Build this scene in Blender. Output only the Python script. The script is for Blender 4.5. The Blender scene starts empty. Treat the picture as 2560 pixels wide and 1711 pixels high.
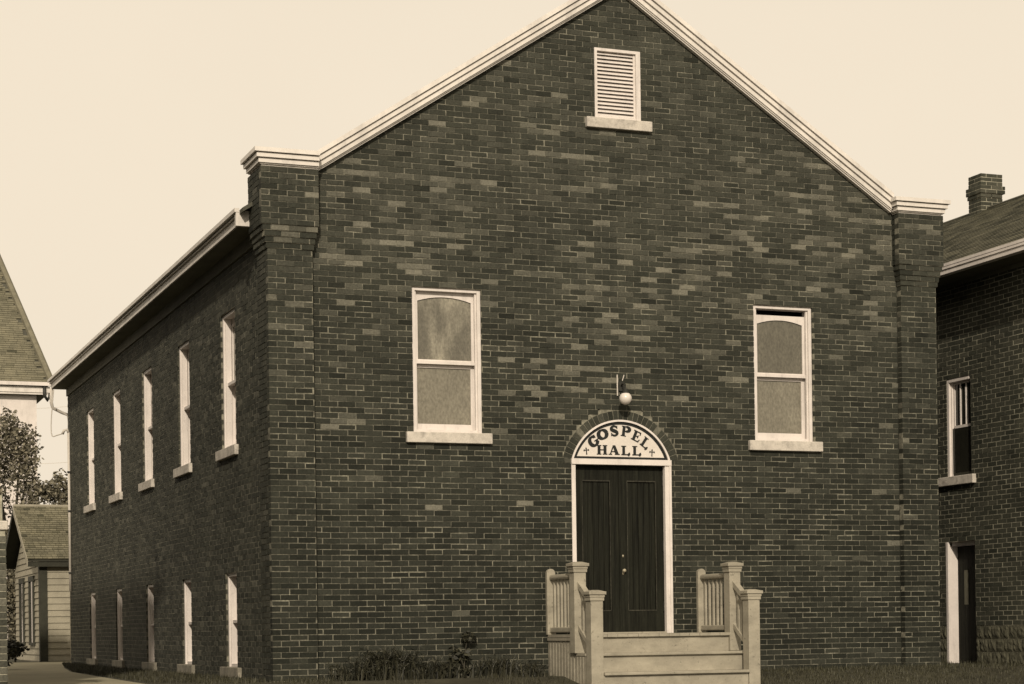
import bpy, math, random
from mathutils import Vector, Matrix
R = random.Random(7)
scene = bpy.context.scene
col = scene.collection
rad = math.radians

# ------------------------------------------------------------------ camera
F_PX, YAW, ROLL, CYP = 4856.6, 0.3666, 0.0133, 1573.0
CAM = Vector((-5.539, -22.357, 0.581))
cd = bpy.data.cameras.new("Camera")
cam = bpy.data.objects.new("Camera", cd)
col.objects.link(cam)
cd.sensor_fit = 'HORIZONTAL'
cd.sensor_width = 36.0
cd.lens = F_PX / 2560 * 36.0
cd.shift_x = 0.0
cd.shift_y = (CYP - 855.5) / 2560
cd.clip_start = 0.1
cd.clip_end = 3000
fw = Vector((math.sin(YAW), math.cos(YAW), 0))
rt = Vector((math.cos(YAW), -math.sin(YAW), 0))
up = Vector((0, 0, 1))
cr, sr = math.cos(ROLL), math.sin(ROLL)
# the photograph leans: its verticals tip to the left at the top
cxv = rt * cr - up * sr
cyv = rt * sr + up * cr
# shift acts in rolled axes; CYP was measured at the image centre column
M = Matrix((cxv, cyv, -fw)).transposed().to_4x4()
M.translation = CAM
cam.matrix_world = M
scene.camera = cam

# ------------------------------------------------------------------ sky, sun, exposure
SUN_D = Vector((0.38, 1.0, -0.60)).normalized()          # travel direction of the light
elev = math.asin(-SUN_D.z)
w = bpy.data.worlds.new("World")
scene.world = w
w.use_nodes = True
nt = w.node_tree
nt.nodes.clear()
sky = nt.nodes.new("ShaderNodeTexSky")
sky.sky_type = 'NISHITA'
sky.sun_disc = False
sky.sun_elevation = elev
sky.sun_rotation = math.atan2(-SUN_D.x, -SUN_D.y)
sky.dust_density = 5.0
bw = nt.nodes.new("ShaderNodeRGBToBW")
mx = nt.nodes.new("ShaderNodeMix")
mx.data_type = 'FLOAT'
mx.inputs[0].default_value = 0.85
mx.inputs[3].default_value = 10.1
tint = nt.nodes.new("ShaderNodeMix")
tint.data_type = 'RGBA'
tint.blend_type = 'MULTIPLY'
tint.inputs[0].default_value = 1.0
tint.inputs[7].default_value = (1.0, 0.868, 0.685, 1)
bg = nt.nodes.new("ShaderNodeBackground")
bg.inputs[1].default_value = 0.1
wo = nt.nodes.new("ShaderNodeOutputWorld")
nt.links.new(sky.outputs[0], bw.inputs[0])
nt.links.new(bw.outputs[0], mx.inputs[2])
tco = nt.nodes.new("ShaderNodeTexCoord")
cn = nt.nodes.new("ShaderNodeTexNoise")
cn.inputs["Scale"].default_value = 3.5
cn.inputs["Detail"].default_value = 5
cr_ = nt.nodes.new("ShaderNodeMapRange")
cr_.inputs[3].default_value = 0.94
cr_.inputs[4].default_value = 1.05
ml = nt.nodes.new("ShaderNodeMath")
ml.operation = 'MULTIPLY'
nt.links.new(tco.outputs["Generated"], cn.inputs["Vector"])
nt.links.new(cn.outputs["Fac"], cr_.inputs[0])
nt.links.new(mx.outputs[0], ml.inputs[0])
nt.links.new(cr_.outputs[0], ml.inputs[1])
nt.links.new(ml.outputs[0], tint.inputs[6])
nt.links.new(tint.outputs[2], bg.inputs[0])
nt.links.new(bg.outputs[0], wo.inputs[0])
sl = bpy.data.lights.new("Sun", 'SUN')
sl.energy = 3.4
sl.angle = rad(1.5)
sl.color = (1.0, 0.875, 0.71)
so = bpy.data.objects.new("Sun", sl)
col.objects.link(so)
so.rotation_euler = SUN_D.to_track_quat('-Z', 'Y').to_euler()
so.location = (-20, -40, 30)
scene.view_settings.view_transform = 'Standard'
scene.view_settings.look = 'None'
scene.view_settings.exposure = 0.0
scene.view_settings.gamma = 1.0

# ------------------------------------------------------------------ helpers
def ray(u, v):
    a0, b0 = u - 1280, v - CYP
    a = cr * a0 - sr * b0
    b = sr * a0 + cr * b0
    return rt * (a / F_PX) + up * (-b / F_PX) + fw
def at_depth(u, v, d):
    return CAM + ray(u, v) * d
def at_x(u, v, x):
    d = ray(u, v)
    return CAM + d * ((x - CAM.x) / d.x)

class MB:
    def __init__(s):
        s.v, s.f, s.t = [], [], []
    def add(s, vs, fs, tone=0.0):
        n = len(s.v)
        s.v += [tuple(p) for p in vs]
        s.f += [tuple(i + n for i in f) for f in fs]
        s.t += [tone] * len(fs)
    def box(s, x0, x1, y0, y1, z0, z1, tone=0.0, j=0.0):
        vs = [(x0,y0,z0),(x1,y0,z0),(x1,y1,z0),(x0,y1,z0),(x0,y0,z1),(x1,y0,z1),(x1,y1,z1),(x0,y1,z1)]
        if j:
            vs = [(x+R.uniform(-j,j), y+R.uniform(-j,j), z+R.uniform(-j,j)) for x,y,z in vs]
        s.add(vs, [(0,3,2,1),(4,5,6,7),(0,1,5,4),(1,2,6,5),(2,3,7,6),(3,0,4,7)], tone)
        return s
    def prism(s, poly, fa, fb, tone=0.0):
        """poly: 2-D points; fa/fb map a 2-D point to front/back 3-D point"""
        n = len(poly)
        vs = [fa(*p) for p in poly] + [fb(*p) for p in poly]
        fs = [tuple(range(n)), tuple(reversed(range(n, 2*n)))]
        fs += [(i, i+n, (i+1) % n + n, (i+1) % n) for i in range(n)]
        s.add(vs, fs, tone)
        return s
    def xz(s, poly, y0, y1, tone=0.0):
        return s.prism(poly, lambda a, b: (a, y0, b), lambda a, b: (a, y1, b), tone)
    def yz(s, poly, x0, x1, tone=0.0):
        return s.prism(poly, lambda a, b: (x0, a, b), lambda a, b: (x1, a, b), tone)
    def tube(s, pts, r, n=8, cap=True):
        pts = [Vector(p) for p in pts]
        rs = r if isinstance(r, (list, tuple)) else [r]*len(pts)
        ref = Vector((0.31, 0.17, 0.94)).normalized()
        vs, fs = [], []
        for i, p in enumerate(pts):
            d = (pts[min(i+1, len(pts)-1)] - pts[max(i-1, 0)]).normalized()
            a = d.cross(ref)
            if a.length < 1e-3: a = d.cross(Vector((1,0,0)))
            a.normalize()
            b = d.cross(a)
            for k in range(n):
                t = 2*math.pi*k/n
                vs.append(p + (a*math.cos(t) + b*math.sin(t))*rs[i])
        for i in range(len(pts)-1):
            for k in range(n):
                fs.append((i*n+k, i*n+(k+1)%n, (i+1)*n+(k+1)%n, (i+1)*n+k))
        if cap:
            fs.append(tuple(reversed(range(n))))
            fs.append(tuple(range((len(pts)-1)*n, len(pts)*n)))
        s.add(vs, fs)
        return s
    def lathe(s, c, prof, n=20):
        vs, fs = [], []
        for r, z in prof:
            for k in range(n):
                t = 2*math.pi*k/n
                vs.append((c[0]+r*math.cos(t), c[1]+r*math.sin(t), c[2]+z))
        for i in range(len(prof)-1):
            for k in range(n):
                fs.append((i*n+k, i*n+(k+1)%n, (i+1)*n+(k+1)%n, (i+1)*n+k))
        s.add(vs, fs)
        return s
    def mesh(s, name, tone=False):
        m = bpy.data.meshes.new(name)
        m.from_pydata(s.v, [], s.f)
        if tone:
            a = m.attributes.new("tone", 'FLOAT', 'FACE')
            a.data.foreach_set("value", s.t)
        m.update()
        return m

def link(o, parent):
    col.objects.link(o)
    if parent is not None:
        o.parent = parent
        o.matrix_parent_inverse = Matrix.Translation(-Vector(parent["_w"]))
    o["_w"] = (0.0, 0.0, 0.0)
def part(name, mb, mat, parent=None, smooth=False, kind=None, tone=False, bevel=0.0):
    m = mb.mesh(name, tone)
    m.materials.append(mat)
    if smooth:
        m.polygons.foreach_set("use_smooth", [True]*len(m.polygons))
    o = bpy.data.objects.new(name, m)
    link(o, parent)
    if kind: o["kind"] = kind
    if bevel:
        b = o.modifiers.new("bevel", 'BEVEL')
        b.width = bevel
        b.segments = 2
        b.limit_method = 'ANGLE'
    return o
def shared(name, mesh, loc, parent, rot=None, color=None, scale=None):
    o = bpy.data.objects.new(name, mesh)
    link(o, parent)
    o.location = loc
    if rot is not None: o.rotation_euler = rot
    if scale is not None: o.scale = scale
    if color is not None: o.color = color
    return o
def thing(name, loc, label, cat, group=None):
    o = bpy.data.objects.new(name, None)
    o.empty_display_size = 0.2
    col.objects.link(o)
    o.location = loc
    o["_w"] = tuple(loc)
    tag(o, label, cat, group)
    return o
def tag(o, label=None, cat=None, group=None, kind=None):
    if label: o["label"] = label
    if cat: o["category"] = cat
    if group: o["group"] = group
    if kind: o["kind"] = kind
    return o

# ------------------------------------------------------------------ materials
def new_mat(name):
    m = bpy.data.materials.new(name)
    m.use_nodes = True
    n = m.node_tree
    return m, n, n.nodes["Principled BSDF"]
def noise(n, scale, detail=4, stretch=None, rough=0.6):
    tc = n.nodes.new("ShaderNodeTexCoord")
    geo = n.nodes.new("ShaderNodeNewGeometry")
    t = n.nodes.new("ShaderNodeTexNoise")
    t.inputs["Scale"].default_value = scale
    t.inputs["Detail"].default_value = detail
    t.inputs["Roughness"].default_value = rough
    src = geo.outputs["Position"]
    if stretch:
        mp = n.nodes.new("ShaderNodeMapping")
        mp.inputs["Scale"].default_value = stretch
        n.links.new(src, mp.inputs[0])
        src = mp.outputs[0]
    n.links.new(src, t.inputs["Vector"])
    return t.outputs["Fac"]
def ramp(n, fac, stops):
    r = n.nodes.new("ShaderNodeValToRGB")
    els = r.color_ramp.elements
    while len(els) < len(stops): els.new(0.5)
    for e, (p, c) in zip(els, stops):
        e.position = p
        e.color = (*c, 1)
    n.links.new(fac, r.inputs[0])
    return r.outputs[0]
def mult(n, a, b, f=1.0, mode='MULTIPLY'):
    x = n.nodes.new("ShaderNodeMix")
    x.data_type = 'RGBA'
    x.blend_type = mode
    x.inputs[0].default_value = f
    n.links.new(a, x.inputs[6])
    n.links.new(b, x.inputs[7])
    return x.outputs[2]
def bump(n, bsdf, fac, strength, dist=0.01):
    b = n.nodes.new("ShaderNodeBump")
    b.inputs["Strength"].default_value = strength
    b.inputs["Distance"].default_value = dist
    n.links.new(fac, b.inputs["Height"])
    n.links.new(b.outputs[0], bsdf.inputs["Normal"])
def plain(name, c, rough=0.7, var=0.25, scale=6, fine=60, bumpy=0.15, stretch=None, spec=0.3):
    """base colour with two scales of wear"""
    m, n, b = new_mat(name)
    lo = tuple(x*(1-var) for x in c)
    hi = tuple(min(1, x*(1+var*0.6)) for x in c)
    c1 = ramp(n, noise(n, scale, 5, stretch), [(0.3, lo), (0.7, hi)])
    c2 = ramp(n, noise(n, fine, 3, stretch), [(0.3, (1-var*0.7,)*3), (0.65, (1, 1, 1))])
    n.links.new(mult(n, c1, c2), b.inputs["Base Color"])
    b.inputs["Roughness"].default_value = rough
    b.inputs["Specular IOR Level"].default_value = spec
    if bumpy: bump(n, b, noise(n, fine*1.5, 4, stretch), bumpy)
    return m
def brick_mat(name, src, dark, light, gain=1.0):
    m, n, b = new_mat(name)
    if src == 'attr':
        a = n.nodes.new("ShaderNodeAttribute")
        a.attribute_name = "tone"
        f = a.outputs["Fac"]
    else:
        oi = n.nodes.new("ShaderNodeObjectInfo")
        sp = n.nodes.new("ShaderNodeSeparateColor")
        n.links.new(oi.outputs["Color"], sp.inputs[0])
        f = sp.outputs[0]
    mid = tuple(d*0.72+l*0.28 for d, l in zip(dark, light))
    c1 = ramp(n, f, [(0.0, (dark[0]*0.40, dark[1]*0.42, dark[2]*0.40)), (0.3, dark), (0.6, mid), (1.0, light)])
    c2 = ramp(n, noise(n, 45, 4), [(0.25, (0.62,)*3), (0.72, (1.25,)*3)])
    c3 = ramp(n, noise(n, 1.1, 5), [(0.3, (0.82,)*3), (0.7, (1.15,)*3)])
    c4 = ramp(n, noise(n, 2.2, 6, (1.6, 1.6, 0.35), 0.7), [(0.32, (0.78, 0.79, 0.79)), (0.5, (1, 1, 1)), (0.70, (1.16, 1.15, 1.12))])
    n.links.new(mult(n, mult(n, mult(n, c1, c2), c3), c4), b.inputs["Base Color"])
    b.inputs["Roughness"].default_value = 0.85
    b.inputs["Specular IOR Level"].default_value = 0.2
    bump(n, b, noise(n, 110, 4), 0.5, 0.004)
    return m

DARK, LIGHT = (0.0375, 0.0392, 0.0298), (0.162, 0.156, 0.124)
M_brick = brick_mat("brick_clay", 'attr', DARK, LIGHT)
M_brick1 = brick_mat("brick_clay_single", 'obj', DARK, LIGHT)
M_hbrick = brick_mat("house_brick", 'attr', (0.036, 0.038, 0.028), (0.13, 0.125, 0.095))
M_hbrick1 = brick_mat("house_brick_single", 'obj', (0.036, 0.038, 0.028), (0.13, 0.125, 0.095))
M_mortar = plain("mortar", (0.212, 0.203, 0.157), 0.95, 0.65, 6, 40, 0.4)
M_hmortar = plain("house_mortar", (0.34, 0.325, 0.25), 0.95, 0.55, 4, 50, 0.4)
M_white = plain("white_paint", (0.66, 0.61, 0.57), 0.55, 0.10, 3, 40, 0.1)
M_trim = plain("cornice_paint", (0.68, 0.64, 0.59), 0.6, 0.12, 2.5, 30, 0.1)
M_stone = plain("sill_limestone", (0.54, 0.50, 0.44), 0.9, 0.22, 7, 55, 0.4)
M_stone_d = plain("grimy_limestone", (0.27, 0.25, 0.20), 0.9, 0.4, 7, 40, 0.4)
M_step = plain("step_paint", (0.34, 0.312, 0.245), 0.6, 0.14, 4, 45, 0.12)
def speck(m, scale, lo, hi, amount, stretch=None):
    n = m.node_tree
    b = n.nodes["Principled BSDF"]
    src = b.inputs["Base Color"].links[0].from_socket
    c = ramp(n, noise(n, scale, 3, stretch, 0.7), [(lo, (1-amount,)*3), (hi, (1, 1, 1))])
    n.links.new(mult(n, src, c), b.inputs["Base Color"])
speck(M_step, 22, 0.30, 0.38, 0.45)
speck(M_step, 2.2, 0.35, 0.6, 0.22, (1, 1, 2.5))
speck(M_white, 3.0, 0.30, 0.48, 0.16, (3, 3, 0.5))
speck(M_white, 30, 0.27, 0.34, 0.35)
speck(M_trim, 1.8, 0.32, 0.52, 0.18, (2.5, 2.5, 0.6))
speck(M_trim, 26, 0.27, 0.34, 0.3)
speck(M_stone, 9, 0.32, 0.50, 0.3)
M_door = plain("door_stain", (0.017, 0.0175, 0.012), 0.6, 0.75, 2.2, 20, 0.3, (16, 16, 0.6), 0.1)
M_doorworn = plain("door_worn_edge", (0.045, 0.043, 0.031), 0.6, 0.6, 5, 40, 0.1, None, 0.2)
M_black = plain("black_paint", (0.012, 0.014, 0.013), 0.5, 0.3, 8, 40, 0.05)
M_field = plain("sign_cream", (0.62, 0.575, 0.52), 0.55, 0.08, 5, 40, 0.05)
M_metal = plain("dark_iron", (0.03, 0.03, 0.025), 0.5, 0.3, 20, 60, 0.1)
M_brass = plain("worn_brass", (0.35, 0.31, 0.22), 0.35, 0.3, 20, 60, 0.1, None, 0.6)
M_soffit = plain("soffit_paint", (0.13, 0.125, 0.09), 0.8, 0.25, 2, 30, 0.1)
M_conduit = plain("conduit_paint", (0.55, 0.51, 0.45), 0.5, 0.15, 5, 40, 0.1)
M_shingle = brick_mat("shed_shingle", 'attr', (0.145, 0.135, 0.092), (0.34, 0.315, 0.23))
M_shingle2 = brick_mat("house_shingle", 'attr', (0.15, 0.14, 0.098), (0.26, 0.24, 0.175))
M_shingle3 = brick_mat("neighbour_shingle", 'attr', (0.10, 0.096, 0.066), (0.22, 0.21, 0.15))
M_clap = plain("clapboard_paint", (0.33, 0.305, 0.235), 0.75, 0.2, 2.5, 40, 0.15)
M_darktrim = plain("dark_trim", (0.035, 0.035, 0.024), 0.7, 0.3, 5, 40, 0.1)
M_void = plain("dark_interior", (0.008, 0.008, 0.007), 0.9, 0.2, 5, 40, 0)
M_ground = plain("ground_soil", (0.05, 0.047, 0.03), 0.95, 0.45, 1.5, 14, 0.6)
M_drive = plain("drive_concrete", (0.30, 0.275, 0.19), 0.9, 0.2, 1.2, 18, 0.3)
M_street = plain("street_asphalt", (0.06, 0.058, 0.05), 0.9, 0.2, 1, 20, 0.3)
M_block = plain("rock_face_block", (0.085, 0.082, 0.056), 0.95, 0.4, 9, 50, 0.6)
M_roof = plain("roofing", (0.08, 0.078, 0.06), 0.9, 0.25, 2, 20, 0.2)
M_roof2 = plain("hip_shingle", (0.17, 0.158, 0.112), 0.9, 0.25, 4, 30, 0.2)
M_bark = plain("bark", (0.06, 0.055, 0.04), 0.95, 0.4, 8, 30, 0.6)
def leaf_mat(name, c0, c1):
    m, n, b = new_mat(name)
    a = n.nodes.new("ShaderNodeAttribute")
    a.attribute_name = "tone"
    n.links.new(ramp(n, a.outputs["Fac"], [(0, c0), (1, c1)]), b.inputs["Base Color"])
    b.inputs["Roughness"].default_value = 0.6
    b.inputs["Specular IOR Level"].default_value = 0.3
    return m
M_leaf = leaf_mat("tree_leaf", (0.04, 0.038, 0.026), (0.21, 0.19, 0.135))
M_weed = leaf_mat("weed_leaf", (0.010, 0.011, 0.007), (0.050, 0.048, 0.030))
M_grass = leaf_mat("grass_blade", (0.02, 0.02, 0.012), (0.065, 0.062, 0.036))
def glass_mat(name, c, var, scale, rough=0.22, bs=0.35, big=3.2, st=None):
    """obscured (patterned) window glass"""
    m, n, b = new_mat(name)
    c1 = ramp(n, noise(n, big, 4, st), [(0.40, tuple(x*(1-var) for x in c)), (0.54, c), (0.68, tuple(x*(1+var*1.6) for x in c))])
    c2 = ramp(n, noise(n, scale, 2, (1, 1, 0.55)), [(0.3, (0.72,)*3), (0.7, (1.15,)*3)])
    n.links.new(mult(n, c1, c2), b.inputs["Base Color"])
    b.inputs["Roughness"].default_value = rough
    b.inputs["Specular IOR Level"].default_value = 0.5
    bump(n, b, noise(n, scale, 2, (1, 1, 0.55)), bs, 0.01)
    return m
M_glass_reflect = glass_mat("cloud_reflection_glass", (0.185, 0.172, 0.134), 0.36, 45, 0.18, 0.12, 2.6, (1.8, 1, 0.8))  # bright cloud reflections painted into the pane's base colour by noise
M_glass = glass_mat("patterned_glass", (0.185, 0.171, 0.132), 0.08, 38)
M_glass_d = glass_mat("patterned_glass_dark", (0.115, 0.107, 0.082), 0.08, 38)
M_pane = plain("dark_pane", (0.02, 0.02, 0.015), 0.1, 0.2, 4, 30, 0.02, None, 0.5)
M_globe = plain("opal_globe", (0.62, 0.57, 0.52), 0.25, 0.05, 5, 30, 0, None, 0.5)

# ------------------------------------------------------------------ ground, drive, street
def gz(y):
    if y > -0.5: return 0.0
    if y > -1.6: return -0.18*(-0.5-y)/1.1
    if y > -10: return -0.18 - 0.85*(-1.6-y)/8.4
    return -1.03
ys = [-600, -60, -24, -17, -10, -7.5, -5, -3, -1.6, -0.9, -0.5, 3, 10, 20, 45, 90, 800]
xs = [-600, -60, -14, -3.2, -1.2, 0, 4, 9, 14, 60, 700]
mb = MB()
mb.v = [(x, y, gz(y)-0.004) for y in ys for x in xs]
nx = len(xs)
mb.f = [(j*nx+i, j*nx+i+1, (j+1)*nx+i+1, (j+1)*nx+i) for j in range(len(ys)-1) for i in range(nx-1)]
tag(part("ground", mb, M_ground), kind="structure")
mb = MB()
dp = [(-3.3, -9.9), (-1.75, -9.9), (-1.62, -1.6), (-1.5, -0.5), (-1.4, 2), (-1.28, 5), (-1.1, 8.5), (-0.7, 12), (-0.1, 16.5), (0.3, 17.2), (5, 17.3), (5, 20.35), (-3.3, 20.35)]
mb.v = [(x, y, gz(y)+0.008) for x, y in dp]
# strips so that the sheet follows the ground
mb = MB()
right = [(-9.9, -1.75), (-5, -1.68), (-1.6, -1.62), (-0.5, -1.5), (2, -1.4), (5, -1.28), (8.5, -1.1), (12, -0.7), (16.5, -0.1), (17.2, 3.0), (20.35, 3.0)]
for (ya, xa), (yb, xb) in zip(right[:-1], right[1:]):
    mb.add([(-3.3, ya, gz(ya)+0.006), (xa, ya, gz(ya)+0.006), (xb, yb, gz(yb)+0.006), (-3.3, yb, gz(yb)+0.006)], [(0, 1, 2, 3)])
tag(part("driveway", mb, M_drive), kind="structure")
mb = MB()
mb.add([(-300, -23.5, -1.02), (300, -23.5, -1.02), (300, -14, -1.02), (-300, -14, -1.02)], [(0, 1, 2, 3)])
tag(part("street", mb, M_street), kind="structure")

# ------------------------------------------------------------------ brickwork
PITCH, CRS, JT = 0.2159, 0.0678, 0.0094
def intervals(u0, u1, holes):
    seg = [(u0, u1)]
    for a, b in holes:
        nxt = []
        for s0, s1 in seg:
            if b <= s0 or a >= s1: nxt.append((s0, s1)); continue
            if a > s0: nxt.append((s0, a))
            if b < s1: nxt.append((b, s1))
        seg = nxt
    return seg
def bond(u0, u1, i, holes, start=None, jm=1.0):
    """bricks of one running-bond course cut to the wall and its openings"""
    out = []
    off = (0.0 if i % 2 else -PITCH/2) + R.uniform(-0.006, 0.006)
    if start is not None: off += start
    for s0, s1 in intervals(u0, u1, holes):
        k = math.floor((s0 - u0 - off)/PITCH)
        while True:
            a = u0 + off + k*PITCH + R.uniform(-0.003, 0.003)
            b = a + PITCH - JT*jm*R.uniform(0.75, 1.3)
            k += 1
            if a > s1: break
            a2, b2 = max(a, s0), min(b, s1)
            if b2 - a2 > 0.028:
                out.append((a2, b2, b2 - a2 > 0.203-JT*jm))
    return out
def blob(x, z, s):
    return (math.sin(x*1.9+s)*math.cos(z*2.3-s*1.7) + math.sin(x*0.8-z*1.3+s*2.1) + math.cos(x*3.1+z*0.9+s))/3
last_pale = [None]
def tone_front(x, z):
    base = max(0.0, min(0.5, R.gauss(0.04+0.05*min(5.5, max(0, z-0.3)), 0.09)))
    d = math.exp(-((z-5.2)/1.6)**2)
    p = 0.004 + 0.19*d*(0.6+0.7*max(-0.6, blob(x, z, 1.3))) * (1.0 if 0.5 < x < 8.6 else 0.45)
    run = last_pale[0] is not None and abs(last_pale[0][1]-z) < 0.02 and abs(last_pale[0][0]-x) < 0.25
    if R.random() < (max(p, 0.42*min(1, d*1.6)) if run else p):
        base = R.uniform(0.55, 1.0)
        last_pale[0] = (x, z)
    elif R.random() < p*1.2: base = R.uniform(0.42, 0.62)
    if z < 0.25: base += 0.18*R.random()
    return min(1, base)
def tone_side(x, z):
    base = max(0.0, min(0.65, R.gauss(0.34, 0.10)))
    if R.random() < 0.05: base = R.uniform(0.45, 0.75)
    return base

single = []          # candidates for bricks of their own: (dist, loc, axis, tone, length)
def lay(bricks, mortar, axis, u0, u1, i0, i1, plane, depth, holes_fn, tone_fn, start=None, collect=None, proud=0.006, uoff=None, jm=1.0):
    """axis 'x': wall faces -y at y=plane; axis 'y': wall faces -x at x=plane"""
    for i in range(i0, i1):
        z0, z1 = i*CRS + JT*0.5, (i+1)*CRS - JT*0.5
        ua, ub, pl = u0, u1, plane
        if uoff:
            da, db, dpn = uoff(i)
            ua, ub, pl = u0+da, u1+db, plane+dpn
        holes = holes_fn(i*CRS, (i+1)*CRS)
        hm = [(a-0.003, b+0.003) for a, b in holes]
        for a, b in intervals(ua+0.002, ub-0.002, hm):
            if axis == 'x': mortar.box(a, b, pl+proud, pl+depth, i*CRS, (i+1)*CRS)
            else: mortar.box(pl+proud, pl+depth, a, b, i*CRS, (i+1)*CRS)
        for a, b, full in bond(ua, ub, i, holes, start, jm):
            t = tone_fn((a+b)/2, z0)
            dz = R.uniform(-0.0015, 0.0015) + 0.003*math.sin((a+b)*1.3+i*0.11)
            sm = 0.0055 if (axis == 'x' and R.random() < 0.06+0.06*math.exp(-((z0-5)/1.6)**2)) else 0.0
            if sm: a += sm*0.7; b -= sm*0.7; full = False
            pj = pl + (R.uniform(-0.0015, 0.002) if axis == 'x' else (R.uniform(-0.003, 0.0005) if jm > 1 else R.uniform(-0.002, 0.002)))
            if collect is not None and full:
                c = Vector(((a+b)/2, pj, (z0+z1)/2+dz)) if axis == 'x' else Vector((pj, (a+b)/2, (z0+z1)/2+dz))
                collect.append(((c-CAM).length, c, axis, t, b-a, depth, z1-z0))
            else:
                if axis == 'x': bricks.box(a, b, pj, pl+depth-0.001, z0+dz+sm, z1+dz-sm, t, 0.0012)
                else: bricks.box(pj, pl+depth-0.001, a, b, z0+dz, z1+dz, t, 0.0012)

church = thing("church_hall", (4.58, 0, 0), "dark brick gabled hall with white trimmed windows and a double front door", "church")
BR, MO_F, MO_S = MB(), MB(), MB()
CX = 4.58
TOP = lambda x: 8.84 - 0.649*abs(x-CX)
W = [(1.805, 2.695), (6.455, 7.32)]
wz0, wz1 = 44*CRS, 70*CRS
lv = (4.25, 4.88); lz0, lz1 = 103*CRS, 116*CRS
AZC, AR = 2.487, 0.703
RING_I, RING_O = 0.712, 0.828
def holes_front(z0, z1, mortar=False):
    h = []
    zm = (z0+z1)/2
    if wz0 < zm < wz1: h += W
    if 42*CRS < zm < wz0: h += [(a-0.10, b+0.11) for a, b in W]
    if lz0 < zm < lz1: h.append(lv)
    if 101*CRS < zm < lz0: h.append((lv[0]-0.13, lv[1]+0.14))
    if zm < 2.71: h.append((3.865, 5.235) if zm > 0.40 else (4.0, 4.0))
    if zm < AZC + RING_O and zm >= 2.71:
        zz = max(z0, AZC)
        hw = math.sqrt(max(0, RING_O**2-(zz-AZC)**2))
        h.append((4.55-hw, 4.55+hw))
    dx = (TOP(CX)-0.10-z1)/0.649
    h += [(-5, CX-dx), (CX+dx, 15)]
    return h
front_cand = []
lay(BR, MO_F, 'x', 0.546, 8.612, -3, 129, 0.0, 0.11, holes_front, tone_front, None, front_cand)
# mortar that fills round the arch ring
mo_arch = MB()
# piers (front faces), corbelled out above z 5.06
C0 = 75
def corb(i):
    return max(0, min(5, i-C0+1))
PI = 89
lay(BR, MO_F, 'x', 0.0, 0.546, -3, PI, -0.10, 0.10, lambda a, b: [], tone_front, None, front_cand,
    uoff=lambda i: (-0.017*corb(i), 0.013*corb(i), -0.014*corb(i)))
lay(BR, MO_F, 'x', 8.612, 9.16, -3, PI, -0.10, 0.10, lambda a, b: [], tone_front, None, front_cand,
    uoff=lambda i: (-0.013*corb(i), 0.016*corb(i), -0.014*corb(i)))
# fill behind the corbelled fronts so that the returns are closed
for i in range(C0, PI):
    k = corb(i)
    for a, b in ((-0.017*k, 0.546+0.013*k), (8.612-0.013*k, 9.16+0.016*k)):
        BR.box(a+0.003, b-0.003, -0.012*k-0.003, 0.02, i*CRS+0.004, (i+1)*CRS-0.004, R.uniform(0.1, 0.35))
# left face of the left pier, and right face of the right pier
lay(BR, MO_S, 'y', 0.0, 0.43, -3, PI, 0.0, 0.12, lambda a, b: [], tone_side, 0.05,
    uoff=lambda i: (0.001, 0.012*corb(i), -0.017*corb(i)))
for i in range(-3, PI):
    k = corb(i)
    BR.box(9.06, 9.16+0.016*k, 0.001, 0.43, i*CRS+0.004, (i+1)*CRS-0.004, R.uniform(0.1, 0.35))
# pier cores
MO_S.box(0.10, 0.60, 0.02, 0.42, -0.2, PI*CRS-0.01)
# side wall with two rows of five windows
SX = 0.10
SW_U = [(2.07+2.865*k, 2.89+2.865*k) for k in range(5)]
SW_L = [(2.15+2.865*k, 2.78+2.865*k) for k in range(5)]
lo0, lo1 = 2*CRS, 20*CRS
def holes_side(z0, z1):
    zm = (z0+z1)/2
    h = []
    if wz0 < zm < wz1: h += SW_U
    if 42*CRS < zm < wz0: h += [(a-0.11, b+0.2) for a, b in SW_U]
    if lo0 < zm < lo1: h += SW_L
    if -0.2*CRS < zm < lo0: h += [(a-0.20, b+0.22) for a, b in SW_L]
    return h
side_cand = []
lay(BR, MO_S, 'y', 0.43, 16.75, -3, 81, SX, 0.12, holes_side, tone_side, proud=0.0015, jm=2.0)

# choose the bricks that show largest as parts of their own
wall_f = part("front_wall", MO_F, M_mortar, church)
wall_s = part("side_wall", MO_S, M_mortar, church)
front_cand.sort(key=lambda c: c[0])
ub = MB().box(-0.5, 0.5, 0.0, 1.0, -0.5, 0.5).mesh("brick")
ub.materials.append(M_brick1)
N_SINGLE = 262
patch = None
for n_, (d, c, ax, t, ln, dep, hh) in enumerate(front_cand):
    special = abs(c.x-1.95) < 0.11 and abs(c.z-2.06) < 0.034 and c.y > -0.05
    if special: t = 1.0
    if n_ < N_SINGLE or special:
        o = shared("brick", ub, c, wall_f, None, (t, t, t, 1), (ln, dep-0.001, hh))
        if special: o["label"] = "pale patched brick"
    else:
        BR.box(c.x-ln/2, c.x+ln/2, c.y, c.y+dep-0.001, c.z-hh/2, c.z+hh/2, t, 0.0012)
# rowlock arch ring over the door
th0 = math.asin((2.70-AZC)/0.77)
NR = 29
for k in range(NR):
    a0 = th0 + (math.pi-2*th0)*k/NR + 0.006
    a1 = th0 + (math.pi-2*th0)*(k+1)/NR - 0.006
    t = 0.85 if k in (6, 23) else max(0.05, R.gauss(0.24, 0.1))
    P = [(4.55+r*math.cos(a), AZC+r*math.sin(a)) for r, a in ((RING_I, a0), (RING_O-R.uniform(0, .006), a0), (RING_O-R.uniform(0, .006), a1), (RING_I, a1))]
    b_ = MB().xz(P, R.uniform(-0.003, 0.001), 0.1)
    o = part("brick", b_, M_brick1, wall_f)
    o.color = (t, t, t, 1)
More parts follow.
